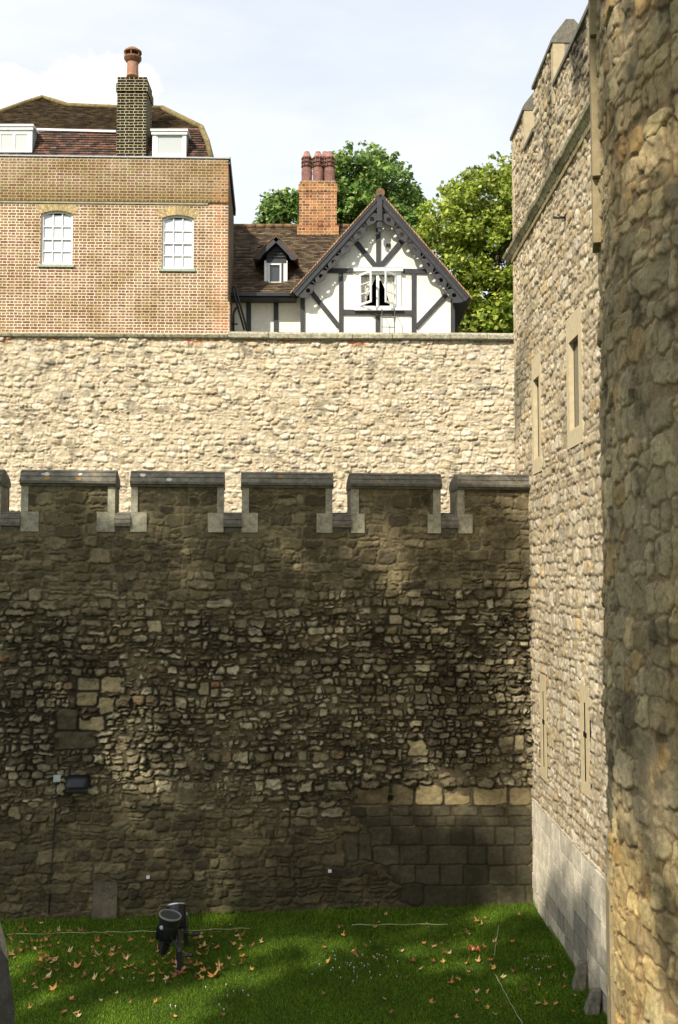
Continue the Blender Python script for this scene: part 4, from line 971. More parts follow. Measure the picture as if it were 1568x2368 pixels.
    rc = MB(); k = ap+Vector((0, -.06, .02)); rc.lathe((ap.x, YF-.06, ap.z+.01), [(.13, 0), (.13, .5), (.11, 5.1)], 12, axis=(0, 1, 0)); rc.build('ridge_tiles', M['ridge_br'], ro)
    # wing roof
    e = A2(300, 852, 29.28); rg = A2(300, 503, 32.6); ux = Vector((1, 0, 0)); dd = (rg-e); dd.x = 0; dd.normalize(); nn = ux.cross(dd).normalized()
    if nn.y > 0: nn = -nn
    wr = MB(); lpx = [c2(60, 856), c2(466, 856), c2(800, 500), c2(80, 500)]
    roof_from_px(wr, lpx, e, nn, ux, BROWN, 14, .17, .10)
    P = [hit(*p, e, nn) for p in lpx]
    wr.add([P[2], P[3], P[3]+Vector((0, 3, -2.8)), P[2]+Vector((0, 3, -2.8))], [(0, 1, 2, 3)], (.05, .03, .02))
    wo2 = wr.build('wing_roof', M['tile'], root)
    rt = MB(); x = P[3].x; yr = rg.y; zr = rg.z+.03
    while x < P[2].x+.0:
        k = random.uniform(.75, 1.2); rt.tube([(x, yr, zr), (x+.29, yr, zr+random.uniform(-.006, .006))], .085, 8, (k, k, k)); x += .3
    rt.build('ridge_tiles', M['ridge_br'], wo2)
    gt = MB(); a = A2(72, 862, 29.2); b = A2(440, 862, 29.2); gt.bar(a, b, .10, .11); gt.build('gutter', M['black'], root)
    sf = MB(); sf.box((a.x, 29.24, a.z-.10), (b.x, YW, a.z-.06)); sf.build('soffit', M['timber'], root)
    # chimney
    Yc = 32.2; x0 = A2(459, 300, Yc).x; x1 = A2(660, 300, Yc).x; zt = A2(560, 256, Yc).z; z0 = A2(560, 505, Yc).z
    ch = MB(); ch.box((x0, Yc, z0-.8), (x1, Yc+1.05, A2(560, 312, Yc).z)); ch.box((x0-.02, Yc-.02, A2(560, 312, Yc).z), (x1+.02, Yc+1.07, zt-.09)); ch.box((x0+.02, Yc+.02, zt-.09), (x1-.02, Yc+1.03, zt))
    ch.box((x0-.06, Yc-.06, z0-.3), (x1+.06, Yc+1.1, z0+.06))
    co = ch.build('chimney', M['brick_orange'], root)
    fl = MB(); fl.box((x0+.06, Yc+.06, zt), (x1-.06, Yc+.99, zt+.05)); fl.build('mortar_flaunching', M['mossy'], co)
    for (x, Y) in ((500, Yc+.22), (560, Yc+.22), (622, Yc+.22), (597, Yc+.75)):
        c = A2(x, 200, Y); z = lambda y: A2(x, y, Y).z
        pt = MB(); pt.lathe((c.x, Y, 0), [(.165, zt+.04), (.17, z(225)), (.175, z(205)), (.165, z(200)), (.165, z(190)), (.15, z(188))], 14)
        pt.lathe((c.x, Y, 0), [(.15, z(192)), (.15, z(130))], 14, col=(.75, .75, .75))
        for yy in (182, 160, 140): pt.lathe((c.x, Y, 0), [(.150, z(yy+4)), (.185, z(yy)), (.150, z(yy-2))], 14, col=(.8, .8, .8))
        for k in range(8):
            a = k*math.pi/4+.3; pt.tube([(c.x+math.cos(a)*.165, Y+math.sin(a)*.165, z(188)), (c.x+math.cos(a)*.160, Y+math.sin(a)*.160, z(132))], .014, 5, (.8, .8, .8))
        pt.lathe((c.x, Y, 0), [(.16, z(132)), (.12, z(118)), (.085, z(104)), (.085, z(101))], 14, col=(1.35, 1.35, 1.35)); pt.build('chimney_pot', M['pot_dark'], co)
    # dormer on the wing roof
    YD = 29.75; w0 = A2(272, 824, YD); w1 = A2(396, 680, YD)
    dm = MB(); dm.box((w0.x-.0, YD+.05, w0.z), (w1.x, YD+2.2, w1.z)); do = dm.build('dormer', M['tile_hung'], root); do['label'] = 'small gabled dormer with white window on the tiled roof'
    i0 = A2(291, 806, YD); i1 = A2(376, 696, YD)
    f = MB(); pl(f, [(w0.x, w0.z), (w1.x, w0.z), (w1.x, w1.z), (w0.x, w1.z)], [[(i0.x, i0.z), (i1.x, i0.z), (i1.x, i1.z), (i0.x, i1.z)]], YD, .06); f.box((w0.x-.03, YD-.08, w0.z-.03), (w1.x+.03, YD, w0.z+.02)); f.build('window_frame', M['white'], do)
    p = MB(); p.box((i0.x, YD+.03, i0.z), (i1.x, YD+.045, i1.z)); p.build('pane', M['pane_dark'], do)
    j1 = A2(364, 700, YD); c = MB(); pl(c, [(i0.x+.01, i0.z+.01), (j1.x, i0.z+.01), (j1.x, i1.z-.01), (i0.x+.01, i1.z-.01)], [[(i0.x+.06, i0.z+.06), (j1.x-.045, i0.z+.06), (j1.x-.045, i1.z-.05), (i0.x+.06, i1.z-.05)]], YD-.03, .035); c.build('casement', M['white'], do)
    YQ = YD-.22; aq = A2(337, 548, YQ); lq = A2(214, 664, YQ); rq = A2(452, 668, YQ)
    gb = MB(); pl(gb, [A2(282, 680, YQ).xz, A2(388, 680, YQ).xz, A2(388, 640, YQ).xz, A2(337, 585, YQ).xz, A2(282, 640, YQ).xz], [], YD-.02, .06)
    for y in (598, 615, 632, 648, 664):
        hw = min(50, (y-575)*1.05); a = A2(337-hw, y, YD); b = A2(337+hw, y, YD); gb.bar(Vector((a.x, YD-.04, a.z)), Vector((b.x, YD-.04, b.z)), .015, .03)
    gb.build('gable_boarding', M['timber'], do)
    rf = MB()
    for sx, ft in ((-1, lq), (1, rq)):
        d = Vector((ft.x-aq.x, 0, ft.z-aq.z)); Ls = d.length; d.normalize(); nn = Vector((-d.z*sx, 0, d.x*sx)); nn = nn if nn.z > 0 else -nn
        rf.obox(ft-nn*.03, -d*Ls, Vector((0, 2.2, 0)), nn*.045, (.13, .075, .045)); rf.obox(ft+nn*.016+Vector((0, -.02, 0)), -d*Ls, Vector((0, .1, 0)), nn*.02, (.2, .12, .07))
        bb = MB(); by = -nn; o = aq-nn*.03+Vector((0, -.03, 0))
        bb.plate([(0, 0), (Ls-.01, 0), (Ls-.01, .07), (Ls-.09, .14), (Ls-.18, .135), (Ls-.22, .11), (.0, .11)], [], o, d, by, (0, -1, 0), .05); bb.build('bargeboard', M['timber'], do)
    rf.build('dormer_roof', M['tile'], do)
    rc = MB(); rc.lathe((aq.x, YQ-.02, aq.z), [(.09, 0), (.085, .05), (.08, 2.2)], 10, axis=(0, 1, 0)); rc.build('ridge_tiles', M['ridge_br'], do)
    # small wall vent pegs and grille
    v = MB(); 
    for x in (928, 940): a = A2(x, 592, YG); v.box((a.x-.02, YG-.06, a.z-.09), (a.x+.025, YG-.002, a.z))
    v.build('vent_pegs', M['timber'], root)
    v = MB(); a = A2(1028, 757, YG); b = A2(1060, 780, YG)
    for i in range(6):
        for j in range(5): v.box((a.x+i*.03, YG-.004, a.z-.02-j*.03), (a.x+i*.03+.012, YG-.001, a.z-.008-j*.03), (1, 1, 1))
    v.build('air_brick', M['dark_grey'], root)
    # back closure of the right eave: dark soffit boards
M['ridge_br'] = mat_plain('brown_ridge_tiles', (.19, .12, .065), .95, .2, bump=.5, bscale=20, amt=.5)
M['tile_hung'] = mat_plain('tile_hung_cheek', (.17, .09, .06), .9, .2, bump=.5, bscale=14, amt=.5)
build_timber()
# ladder and iron rails beside the house
def ladder():
    Y = 28.9; base = A2(936, 1058, Y)
    m = MB()
    for x in (902, 970): m.tube([A2(x, 936, Y)+Vector((0, .25, .01)), A2(x, 936, Y), A2(x, 1075, Y)], .014, 6)
    for y in (985, 1035): m.tube([A2(901, y, Y), A2(970, y+2, Y)], .012, 6)
    o = m.build('hanging_ladder', M['dark_grey'], base=base); tag(o, 'short thin metal ladder hung below the open gable window', 'ladder')
    m = MB(); Y = 29.0; b = A2(160, 1045, Y)
    m.tube([A2(104, 822, Y), A2(112, 818, Y), A2(120, 828, Y), A2(180, 1050, Y)], .03, 8)
    m.tube([A2(104, 822, Y), A2(106, 840, Y), A2(166, 1050, Y)], .03, 8)
    o = m.build('iron_stair_rail', M['black'], base=b); tag(o, 'slanting black iron handrail in the corner between the two houses', 'handrail')
    m = MB(); Y = 29.3; b = A2(108, 1040, Y); m.tube([A2(135, 925, Y), A2(118, 940, Y), A2(108, 965, Y), A2(107, 1060, Y)], .035, 8); m.tube([A2(98, 1020, Y), A2(130, 1020, Y)], .025, 8)
    o = m.build('drainpipe', M['black'], base=b); tag(o, 'curved black drainpipe beside the brick corner, left of the white wing', 'pipe')
ladder()
# ------------------------------------------------------------------ trees
def leaf_cloud(mb_name, centres, radii, counts, size, cols, seed, parent, mat, flat=.55):
    """leaf quads gathered in clumps; centres: clump centres"""
    r = np.random.default_rng(seed); n = int(sum(counts)); ci = np.repeat(np.arange(len(centres)), counts)
    C = np.array(centres)[ci]; Rr = np.array(radii)[ci]
    d = r.normal(size=(n, 3)); d /= np.linalg.norm(d, axis=1, keepdims=True); rad = r.random(n)**.45
    P = C+d*(Rr*rad)[:, None]*np.array((1, 1, .75))
    up = r.normal(size=(n, 3))*.8+np.array((0, -.25, .75))+d*.5; up /= np.linalg.norm(up, axis=1, keepdims=True)
    a = np.cross(up, r.normal(size=(n, 3))); a /= np.linalg.norm(a, axis=1, keepdims=True); b = np.cross(up, a)
    s = (size*r.uniform(.6, 1.25, n))[:, None]
    # leaf = 5-point kite-like polygon
    V = np.stack([P-a*s*.5, P-b*s*.38+a*s*.05, P-b*s*.16+a*s*.42+up*s*.08, P+a*s*.58, P+b*s*.16+a*s*.42+up*s*.08, P+b*s*.38+a*s*.05], 1).reshape(-1, 3)
    base = np.array(BASE[parent.name]) if parent is not None else np.zeros(3)
    me = bpy.data.meshes.new(mb_name); me.vertices.add(n*6); me.vertices.foreach_set('co', (V-base).astype(np.float32).ravel())
    me.loops.add(n*6); me.polygons.add(n); me.loops.foreach_set('vertex_index', np.arange(n*6, dtype=np.int32)); me.polygons.foreach_set('loop_start', np.arange(0, n*6, 6, dtype=np.int32)); me.update(calc_edges=True)
    cl = np.array(cols); tone = r.uniform(.75, 1.2, len(centres))[ci]; c = cl[r.integers(0, len(cl), n)]*(tone*r.uniform(.8, 1.2, n))[:, None]
    cc = np.ones((n, 6, 4), np.float32); cc[..., :3] = c[:, None, :]
    ca = me.color_attributes.new('Col', 'FLOAT_COLOR', 'POINT'); ca.data.foreach_set('color', cc.ravel())
    return link(mb_name, me, mat, parent)
def tree(name, base, blobs, nclump, per, size, cols, seed, label, group=None, clump_r=(.35, .7), trunk_r=.28, cat='tree', inner=.25):
    root = thing(name, base, label, cat, group); r = np.random.default_rng(seed); B = Vector(base)
    vol = np.array([b[3]**2 for b in blobs]); vol = vol/vol.sum(); cents = []; rads = []
    while len(cents) < nclump:
        i = r.choice(len(blobs), p=vol); x, y, z, R_ = blobs[i]; d = r.normal(size=3); d /= np.linalg.norm(d)
        q = np.array((x, y, z))+d*R_*((r.uniform(.80, 1.04)+.16*math.sin(d[0]*7+i)*math.cos(d[2]*6+2*i)) if r.random() > inner else r.uniform(.3, .8))*np.array((1, 1, .92))
        if sum(1 for (bx, by, bz, bR) in blobs if np.linalg.norm(q-np.array((bx, by, bz))) < bR*.62) and r.random() > inner: continue
        cents.append(q); rads.append(r.uniform(*clump_r))
        if r.random() < .35: cents.append(np.array((x, y, z))+d*R_*r.uniform(1.08, 1.26)+r.normal(size=3)*.1); rads.append(clump_r[0]*r.uniform(.4, .8))
    counts = (np.array(rads)**2/np.mean(np.array(rads)**2)*per).astype(int)+4
    leaf_cloud('crown', cents, rads, counts, size, cols, seed+1, root, M['leaf_a'])
    t = MB(); zc = np.mean([b[2] for b in blobs]); xc = np.mean([b[0] for b in blobs]); yc = np.mean([b[1] for b in blobs])
    fork = Vector((B.x+(xc-B.x)*.5, B.y+(yc-B.y)*.5, B.z+(zc-B.z)*.55))
    t.tube([B, B.lerp(fork, .5)+Vector((.1, 0, 0)), fork], [trunk_r, trunk_r*.8, trunk_r*.6], 10)
    rr = random.Random(seed)
    for (x, y, z, R_) in blobs:
        c = Vector((x, y, z)); mid = fork.lerp(c, .55)+Vector((rr.uniform(-.3, .3), rr.uniform(-.3, .3), .2)); t.tube([fork, mid, c], [trunk_r*.45, trunk_r*.3, trunk_r*.16], 7)
        for k in range(5):
            d = Vector((rr.uniform(-1, 1), rr.uniform(-1, 1), rr.uniform(-.2, 1))).normalized(); t.tube([c, c+d*R_*.45+Vector((0, 0, .1)), c+d*R_*.9], [trunk_r*.15, trunk_r*.09, .02], 5)
    t.build('trunk', M['bark'], root)
    return root
def blob_px(l, Y, f=1.0):
    out = []
    for (px, py, rp, dy) in l:
        p = at(px, py, Y+dy); out.append((p.x, p.y, p.z, rp*(Y+dy)/F*f))
    return out
G1 = [(.18, .31, .06), (.25, .38, .07), (.13, .24, .05), (.40, .50, .16), (.09, .18, .04)]
G2 = [(.33, .41, .045), (.42, .49, .06), (.25, .34, .04), (.18, .27, .035), (.54, .58, .13)]
b1 = blob_px([(855, 465, 105, 0), (800, 430, 70, -.5), (900, 500, 75, 1), (648, 478, 48, 0), (700, 520, 80, .8), (610, 520, 38, 0), (950, 520, 50, -.5), (760, 540, 90, 1)], 41)
tree('maple_tree', (at(800, 700, 42).x, 42, 0), b1, 470, 60, .19, G1, 5, 'dark green broad-leaved tree behind the chimney and gable of the timbered house', trunk_r=.3, clump_r=(.3, .62))
b2 = blob_px([(1085, 505, 95, 0), (1165, 470, 92, .5), (1015, 530, 56, -.6), (1060, 610, 95, 0), (1150, 590, 110, 0), (1130, 700, 110, .3), (1190, 400, 40, .3), (1045, 690, 60, .5), (1240, 520, 130, 1), (1160, 790, 100, 0), (1250, 700, 120, 1)], 37)
tree('lime_tree', (at(1140, 900, 38).x, 38, 0), b2, 700, 60, .17, G2, 9, 'bright yellow-green leafy tree between the gable and the square tower', trunk_r=.33, clump_r=(.28, .6))
# trees out of frame that shade the moat: placed by sun coordinates (u across, a toward the sun, q = height on the ray)
SA = Vector((SUN_AZ[0], SUN_AZ[1], 0)); SP = Vector((-SA.y, SA.x, 0)); 
if SP.x < 0: SP = -SP
TE = math.tan(SUN_EL)
def sunpt(u, a, q): p = SP*u+SA*a; return (p.x, p.y, q+a*TE)
def suncoord(P): P = Vector(P); a = P.dot(SA); return P.dot(SP), a, P.z-a*TE
def shade_tree(name, spots, base, label, seed, per=42, size=.34, nclump=None, cr=(.5, .9), rs=1.0):
    xs = [-18.3, -12.1, -8.4, -6.0, -4.5]
    mp_u = lambda u: float(np.interp(u, [-19.5]+xs+[-2], [-16.9, -15.3, -7.0, -4.4, -3.1, -2.0, .6])); mp_q = lambda u: float(np.interp(u, xs, [4.1, 2.4, 1.6, 1.2, .8]))
    blobs = [(*sunpt(mp_u(u), a, q+mp_q(u)), r_*rs) for (u, a, q, r_) in spots]
    return tree(name, base, blobs, nclump, per, size, G1, seed, label, trunk_r=.5, clump_r=cr, inner=.5)
SHADE = []
s1 = [(-18.3, 15, 8.6, 1.5), (-18.2, 17, 11.5, 2.6), (-18.3, 16, 14.5, 2.0), (-16.2, 16, 9, 1.7), (-16.0, 15, 12, 2.6), (-16.0, 17, 16, 2.6), (-16.5, 16, 19, 1.8), (-14.4, 16, 10.5, 2.1), (-14.3, 15, 14.0, 2.1), (-14.2, 17, 17.5, 2.1), (-14.2, 16, 21, 2.0), (-14.4, 16, 24, 1.8)]
shade_tree('plane_tree', s1, (-18, -8, 0), 'tall dense plane tree to the left of the view, shading the dark wall', 21, per=40, nclump=330, rs=1.2)
s2 = [(-10.6, 11, 9.6, 1.3), (-12.4, 12, 8.6, 1.6), (-9.0, 10, 10.3, .9), (-14.8, 12, 4.6, 1.3), (-9.6, 12, 12.4, .7), (-10.9, 12, 12.9, .8)]
shade_tree('plane_tree', s2, (-15, -9, 0), 'second plane tree behind the viewpoint, dappling the lawn', 22, per=40, nclump=190, rs=.85)
s3 = [(-6.3, 12, 16.3, .8), (-4.4, 12, 14.6, 1.5), (-6.1, 12, 13.4, 1.0), (-6.1, 13, 21, 1.1), (-3.8, 12, 18.2, 1.1), (-5.2, 13, 12.9, .8), (-4.2, 12, 21.5, .9)]
shade_tree('plane_tree', s3, (-5.4, -10.9, 0), 'third plane tree behind the viewpoint, dappling the round tower', 23, per=34, nclump=150, cr=(.45, .8), rs=.8)

# ------------------------------------------------------------------ grass
def grass():
    r = np.random.default_rng(2); n = 260000
    Y = r.uniform(13.6, 20.2, n); X = r.uniform(-.46, .30, n)*Y; X = np.minimum(X, 3.72)
    ok = (X < 3.74) & (Y < 19.95+.1*(X-3.72)); X = X[ok]; Y = Y[ok]; n = len(X)
    edge = np.exp(-np.maximum(19.9+.1*(X-3.72)-Y, 0)/.12)+np.exp(-np.maximum(3.72-X, 0)/.10)
    tuft = fbm(X*2.2, Y*2.2, 401, 4)
    h = r.uniform(.018, .045, n)*(1+1.9*edge*r.random(n))*(0.6+.9*tuft); a = r.uniform(0, 6.283, n); lean = r.uniform(.2, 1.1, n)*h; la = r.uniform(0, 6.283, n); w = r.uniform(.0035, .0065, n)
    V = np.zeros((n, 3, 3)); V[:, 0, 0] = X-np.cos(a)*w; V[:, 0, 1] = Y-np.sin(a)*w; V[:, 1, 0] = X+np.cos(a)*w; V[:, 1, 1] = Y+np.sin(a)*w
    V[:, 2, 0] = X+np.cos(la)*lean; V[:, 2, 1] = Y+np.sin(la)*lean; V[:, 2, 2] = h
    me = bpy.data.meshes.new('grass'); me.vertices.add(n*3); me.vertices.foreach_set('co', V.astype(np.float32).ravel()); me.loops.add(n*3); me.polygons.add(n)
    me.loops.foreach_set('vertex_index', np.arange(n*3, dtype=np.int32)); me.polygons.foreach_set('loop_start', np.arange(0, n*3, 3, dtype=np.int32)); me.update(calc_edges=True)
    cl = np.array([(.15, .25, .014), (.11, .20, .012), (.20, .30, .02), (.085, .15, .012), (.26, .30, .05)]); patch = (fbm(X*.9, Y*.9, 407, 4)-.5)*1.1
    c = cl[r.choice(5, n, p=[.34, .3, .18, .14, .04])]*(r.uniform(.75, 1.25, n)*(1+patch))[:, None]
    cc = np.ones((n, 3, 4), np.float32); cc[..., :3] = c[:, None, :]
    me.color_attributes.new('Col', 'FLOAT_COLOR', 'POINT').data.foreach_set('color', cc.ravel())
    M['blade'] = mat_vc('grass_blades', rough=.6, nscale=2, namt=.15, fine=50, bump=0, spec=.15, transl=.3)
    tag(link('grass', me, M['blade']), 'short green lawn grass at the foot of the dark wall', 'grass', kind='stuff')
grass()
# ------------------------------------------------------------------ fallen leaves and daisies
def leaf_mesh(seed):
    r = random.Random(seed); m = MB(); k = 5; lobes = [(-130, .55), (-68, .85), (0, 1.0), (68, .85), (130, .55)]
    pts = []
    for i, (ang, l) in enumerate(lobes):
        a = R(ang+r.uniform(-8, 8)); l *= r.uniform(.85, 1.1); da = R(13)
        pts += [(a-da*1.1, l*.72), (a-da*.4, l*.80), (a, l), (a+da*.4, l*.80), (a+da*1.1, l*.70)]
        if i < 4: b = R((ang+lobes[i+1][0])/2); pts.append((b, .36))
    pts += [(R(165), .30), (R(180), .12), (R(-165), .30)]
    curl = r.uniform(.6, 1.5); cd = r.uniform(0, 6.28); tw = r.uniform(-.3, .3); s = .085
    def z(x, y):
        d = x*math.cos(cd)+y*math.sin(cd); e = -x*math.sin(cd)+y*math.cos(cd); return abs(d)**1.5*curl+tw*d*e+.25*curl*e*e+.06*math.sin(9*x+5*y)
    vs = [(0, 0, 0)]; 
    for ring in (.5, 1):
        for a, l in pts: x = math.cos(a)*l*ring; y = math.sin(a)*l*ring; vs.append((x*s, y*s, z(x, y)*s))
    n = len(pts); fs = [(0, 1+i, 1+(i+1) % n) for i in range(n)]+[(1+i, 1+n+i, 1+n+(i+1) % n, 1+(i+1) % n) for i in range(n)]
    zm = min(v[2] for v in vs); vs = [(x, y, zz-zm) for x, y, zz in vs]
    m.add(vs, fs, (1, 1, 1), True); c1 = [(.72, .34, .11), (.66, .40, .17), (.55, .22, .08), (.76, .44, .13), (.34, .16, .07), (.78, .54, .30)][seed % 6]
    m.c = [tuple(x*r.uniform(.85, 1.15) for x in c1) for _ in m.c]
    me_o = m.build('fallen_leaf', M['litter'], base=(0, 0, 0), uv=False); me = me_o.data; COL.objects.unlink(me_o); bpy.data.objects.remove(me_o); return me
LM = [leaf_mesh(i) for i in range(12)]
TONE = ['orange', 'tan', 'rust brown', 'golden', 'dark brown', 'pale buff']*2
c6pts = [(125,1080,1.4),(150,1095,1),(75,1000,1),(235,992,.7),(260,1105,1.1),(290,1110,1),(325,1110,.9),(345,1095,.9),(415,1100,1.3),(475,1095,1.4),(500,1100,.9),(625,1115,1.1),(60,1128,1),(130,1165,1),(190,1155,.8),(270,1155,.8),(310,1150,.9),(245,1195,1.2),(352,1190,1),(405,1218,1.1),(105,1215,1.1),(65,1235,1.2),(470,1230,1.1),(490,1248,.9),(545,1210,.9),(560,1248,1),(612,1190,1.2),(655,1208,1),(700,1225,1),(660,1240,1.3),(710,1180,.8),(745,1262,1.1),(600,1275,.8),(545,1285,.7),(680,1298,.8),(755,1305,1.2),(285,1265,1.7),(325,1275,1.4),(215,1300,1.1),(345,1290,.9),(240,1270,1.2),(290,1328,1.2),(330,1332,1.1),(410,1298,.9),(455,1308,1.5),(630,1322,1),(665,1335,1.4),(605,1350,1),(645,1352,1),(275,1375,1.8),(145,1398,.8),(195,1412,.9),(365,1400,.9),(425,1368,.8),(495,1370,1.5),(550,1378,1),(315,1440,1.3),(705,1362,.8),(830,1350,1),(890,1352,1.1),(855,1328,.8),(780,1345,.7),(950,1350,1.2),(1000,1230,1.2),(1020,1280,1.2),(960,1262,1),(1030,1250,1),(1040,1310,1.1),(985,1290,.9),(910,1295,1),(900,1275,.8),(1060,1340,1.2),(1030,1360,1.1),(985,1375,1),(1085,1345,1.2),(1050,1410,.8),(1100,1290,1),(1160,1300,1.3),(1130,1280,1),(1165,1350,1.2),(1200,1330,1.3),(1190,1190,1.7),(1215,1205,1.2),(1165,1165,1.2),(1150,1140,1),(1185,1130,1.1),(1170,1235,1.4),(1215,1235,1.2),(1285,1190,1),(1290,1305,1.2),(1320,1318,1.1),(1285,1330,1),(1255,1365,1.9),(1350,1258,.9),(1240,1100,.9),(1290,1100,.7),(1320,1135,.9),(1395,1130,1.4),(1425,1118,1.2),(1410,1150,1),(1390,1098,.7),(1385,1175,1.1),(1480,1182,1.1),(1535,1162,.9),(1420,985,1.3),(1305,1060,.8),(1355,1058,.6),(1440,1245,1),(1480,1325,1),(1495,1475,1),(1375,1298,.9),(1420,1288,.9),(875,1395,.9),(915,1515,.8),(945,1498,.6),(760,1522,.8),(595,1510,.8),(415,1500,1),(440,1580,1.3),(375,1575,1),(1025,1598,1.3),(1320,1590,.9),(690,1462,.8),(175,1550,.7),(250,1530,.8),(885,1160,.8),(845,1135,.7),(800,1190,.7),(750,1028,.6),(710,1060,.6),(405,1035,.5),(850,1105,.6),(1070,1165,1),(1000,1400,1),(460,1600,1)]
c7pts = [(100,835,1),(85,800,.6),(258,780,.9),(245,800,.9),(230,850,1),(290,745,.8),(385,743,.8),(470,783,.7),(200,882,1.2),(145,905,1.1),(150,918,1.2),(360,905,.8),(295,900,.8),(235,930,1),(190,930,.9),(35,952,1.2),(410,950,1.2),(435,985,1),(452,872,1),(497,882,1.3),(290,840,.7),(590,835,.8),(645,822,1),(650,828,.8),(690,775,1.3),(705,790,1),(725,757,.8),(873,745,.9),(810,768,.6),(765,865,.9),(840,865,1.1),(720,885,1),(495,948,1.2),(545,950,1.2),(550,912,1.1),(570,915,1),(640,960,1),(690,950,1),(740,945,.9),(765,980,1.1),(852,994,1.3),(655,995,1.1),(650,1010,.8),(610,1030,1.1),(570,1045,1.3),(600,1025,.8),(380,1020,.9),(690,1085,1),(680,1080,.8),(735,1085,.9),(690,1122,.9),(740,1152,.8),(800,1152,1.1),(770,1185,.9),(485,1130,1.2),(285,1115,1),(315,1172,1),(595,1195,.7),(900,1077,.9),(960,1135,1.1),(990,1140,.8),(1030,1137,1),(1065,1065,1),(960,1055,.8),(1010,1028,.9),(1070,1020,1),(995,975,1),(1025,968,.9),(985,930,.8),(950,925,.8),(885,700,.7),(905,730,.7),(1120,1100,.7),(1110,1170,.7),(990,1092,.5),(1220,1182,1.2),(20,885,.8),(15,1092,.9),(535,870,.6),(690,688,.6),(795,1020,.7),(630,1125,.5),(100,795,.7),(550,745,.7),(505,830,.5)]
def scatter():
    rr = random.Random(77); k = 0; zones = []
    allp = [(c6(x, y), s) for x, y, s in c6pts]+[(c7(x, y), s) for x, y, s in c7pts]
    for q in range(75):
        cx, cy, sx, sy = rr.choice(((300, 1290, 130, 60), (1060, 1310, 150, 60), (150, 1180, 90, 60), (650, 1270, 110, 60), (1220, 1190, 120, 60))); allp.append((c6(rr.gauss(cx, sx), rr.gauss(cy, sy)), rr.uniform(.6, 1.25)))
    for (p, s) in allp:
        if p[0] < 12: continue
        g = ground(*p)
        if g.x > 3.6 or g.y > 19.9+.1*(g.x-3.72)-.1: continue
        i = k % 12; o = bpy.data.objects.new('fallen_leaf', LM[i]); COL.objects.link(o)
        o.location = (g.x, g.y, .03); o.rotation_euler = (rr.uniform(-.45, .45), rr.uniform(-.45, .45), rr.uniform(0, 6.28)); f = s*rr.uniform(.66, .98); o.scale = (f, f, f)
        if p[0] < 170: wh = 'at far left of the lawn'
        elif p[0] < 340: wh = 'left of the floodlights'
        elif p[0] < 540: wh = 'around the feet of the floodlights'
        elif p[0] < 760: wh = 'right of the floodlights'
        elif p[0] < 1130: wh = 'on mid lawn'
        else: wh = 'between cord and tower'
        ro = 'near the wall' if p[1] < 2185 else ('toward the viewer' if p[1] > 2290 else 'in the middle rows')
        tag(o, f'dry {TONE[i]} fallen leaf {wh}, {ro}', 'leaf', 'fallen leaves on the lawn'); k += 1
    m = MB(); m.lathe((0, 0, 0), [(.002, 0), (.002, .030), (.010, .034), (.009, .038), (.004, .04)], 8); o0 = m.build('daisy', M['white'], base=(0, 0, 0)); 
    for j in range(60):
        if j < 34: p = c7(rr.gauss(190, 110), rr.gauss(965, 40))
        elif j < 46: p = c7(rr.gauss(960, 60), rr.gauss(950, 30))
        else: p = c6(rr.uniform(700, 1500), rr.uniform(1370, 1560))
        g = ground(*p); o = o0 if j == 0 else o0.copy()
        if j: COL.objects.link(o)
        o.location = (g.x, g.y, 0)
        wh = 'left of the pale cord' if p[0] < 1130 else 'beside the tower'
        tag(o, f'tiny white daisy in the grass {wh}' if j < 46 else 'tiny white daisy in the grass in front of the floodlights', 'daisy', 'daisies in the lawn')
scatter()
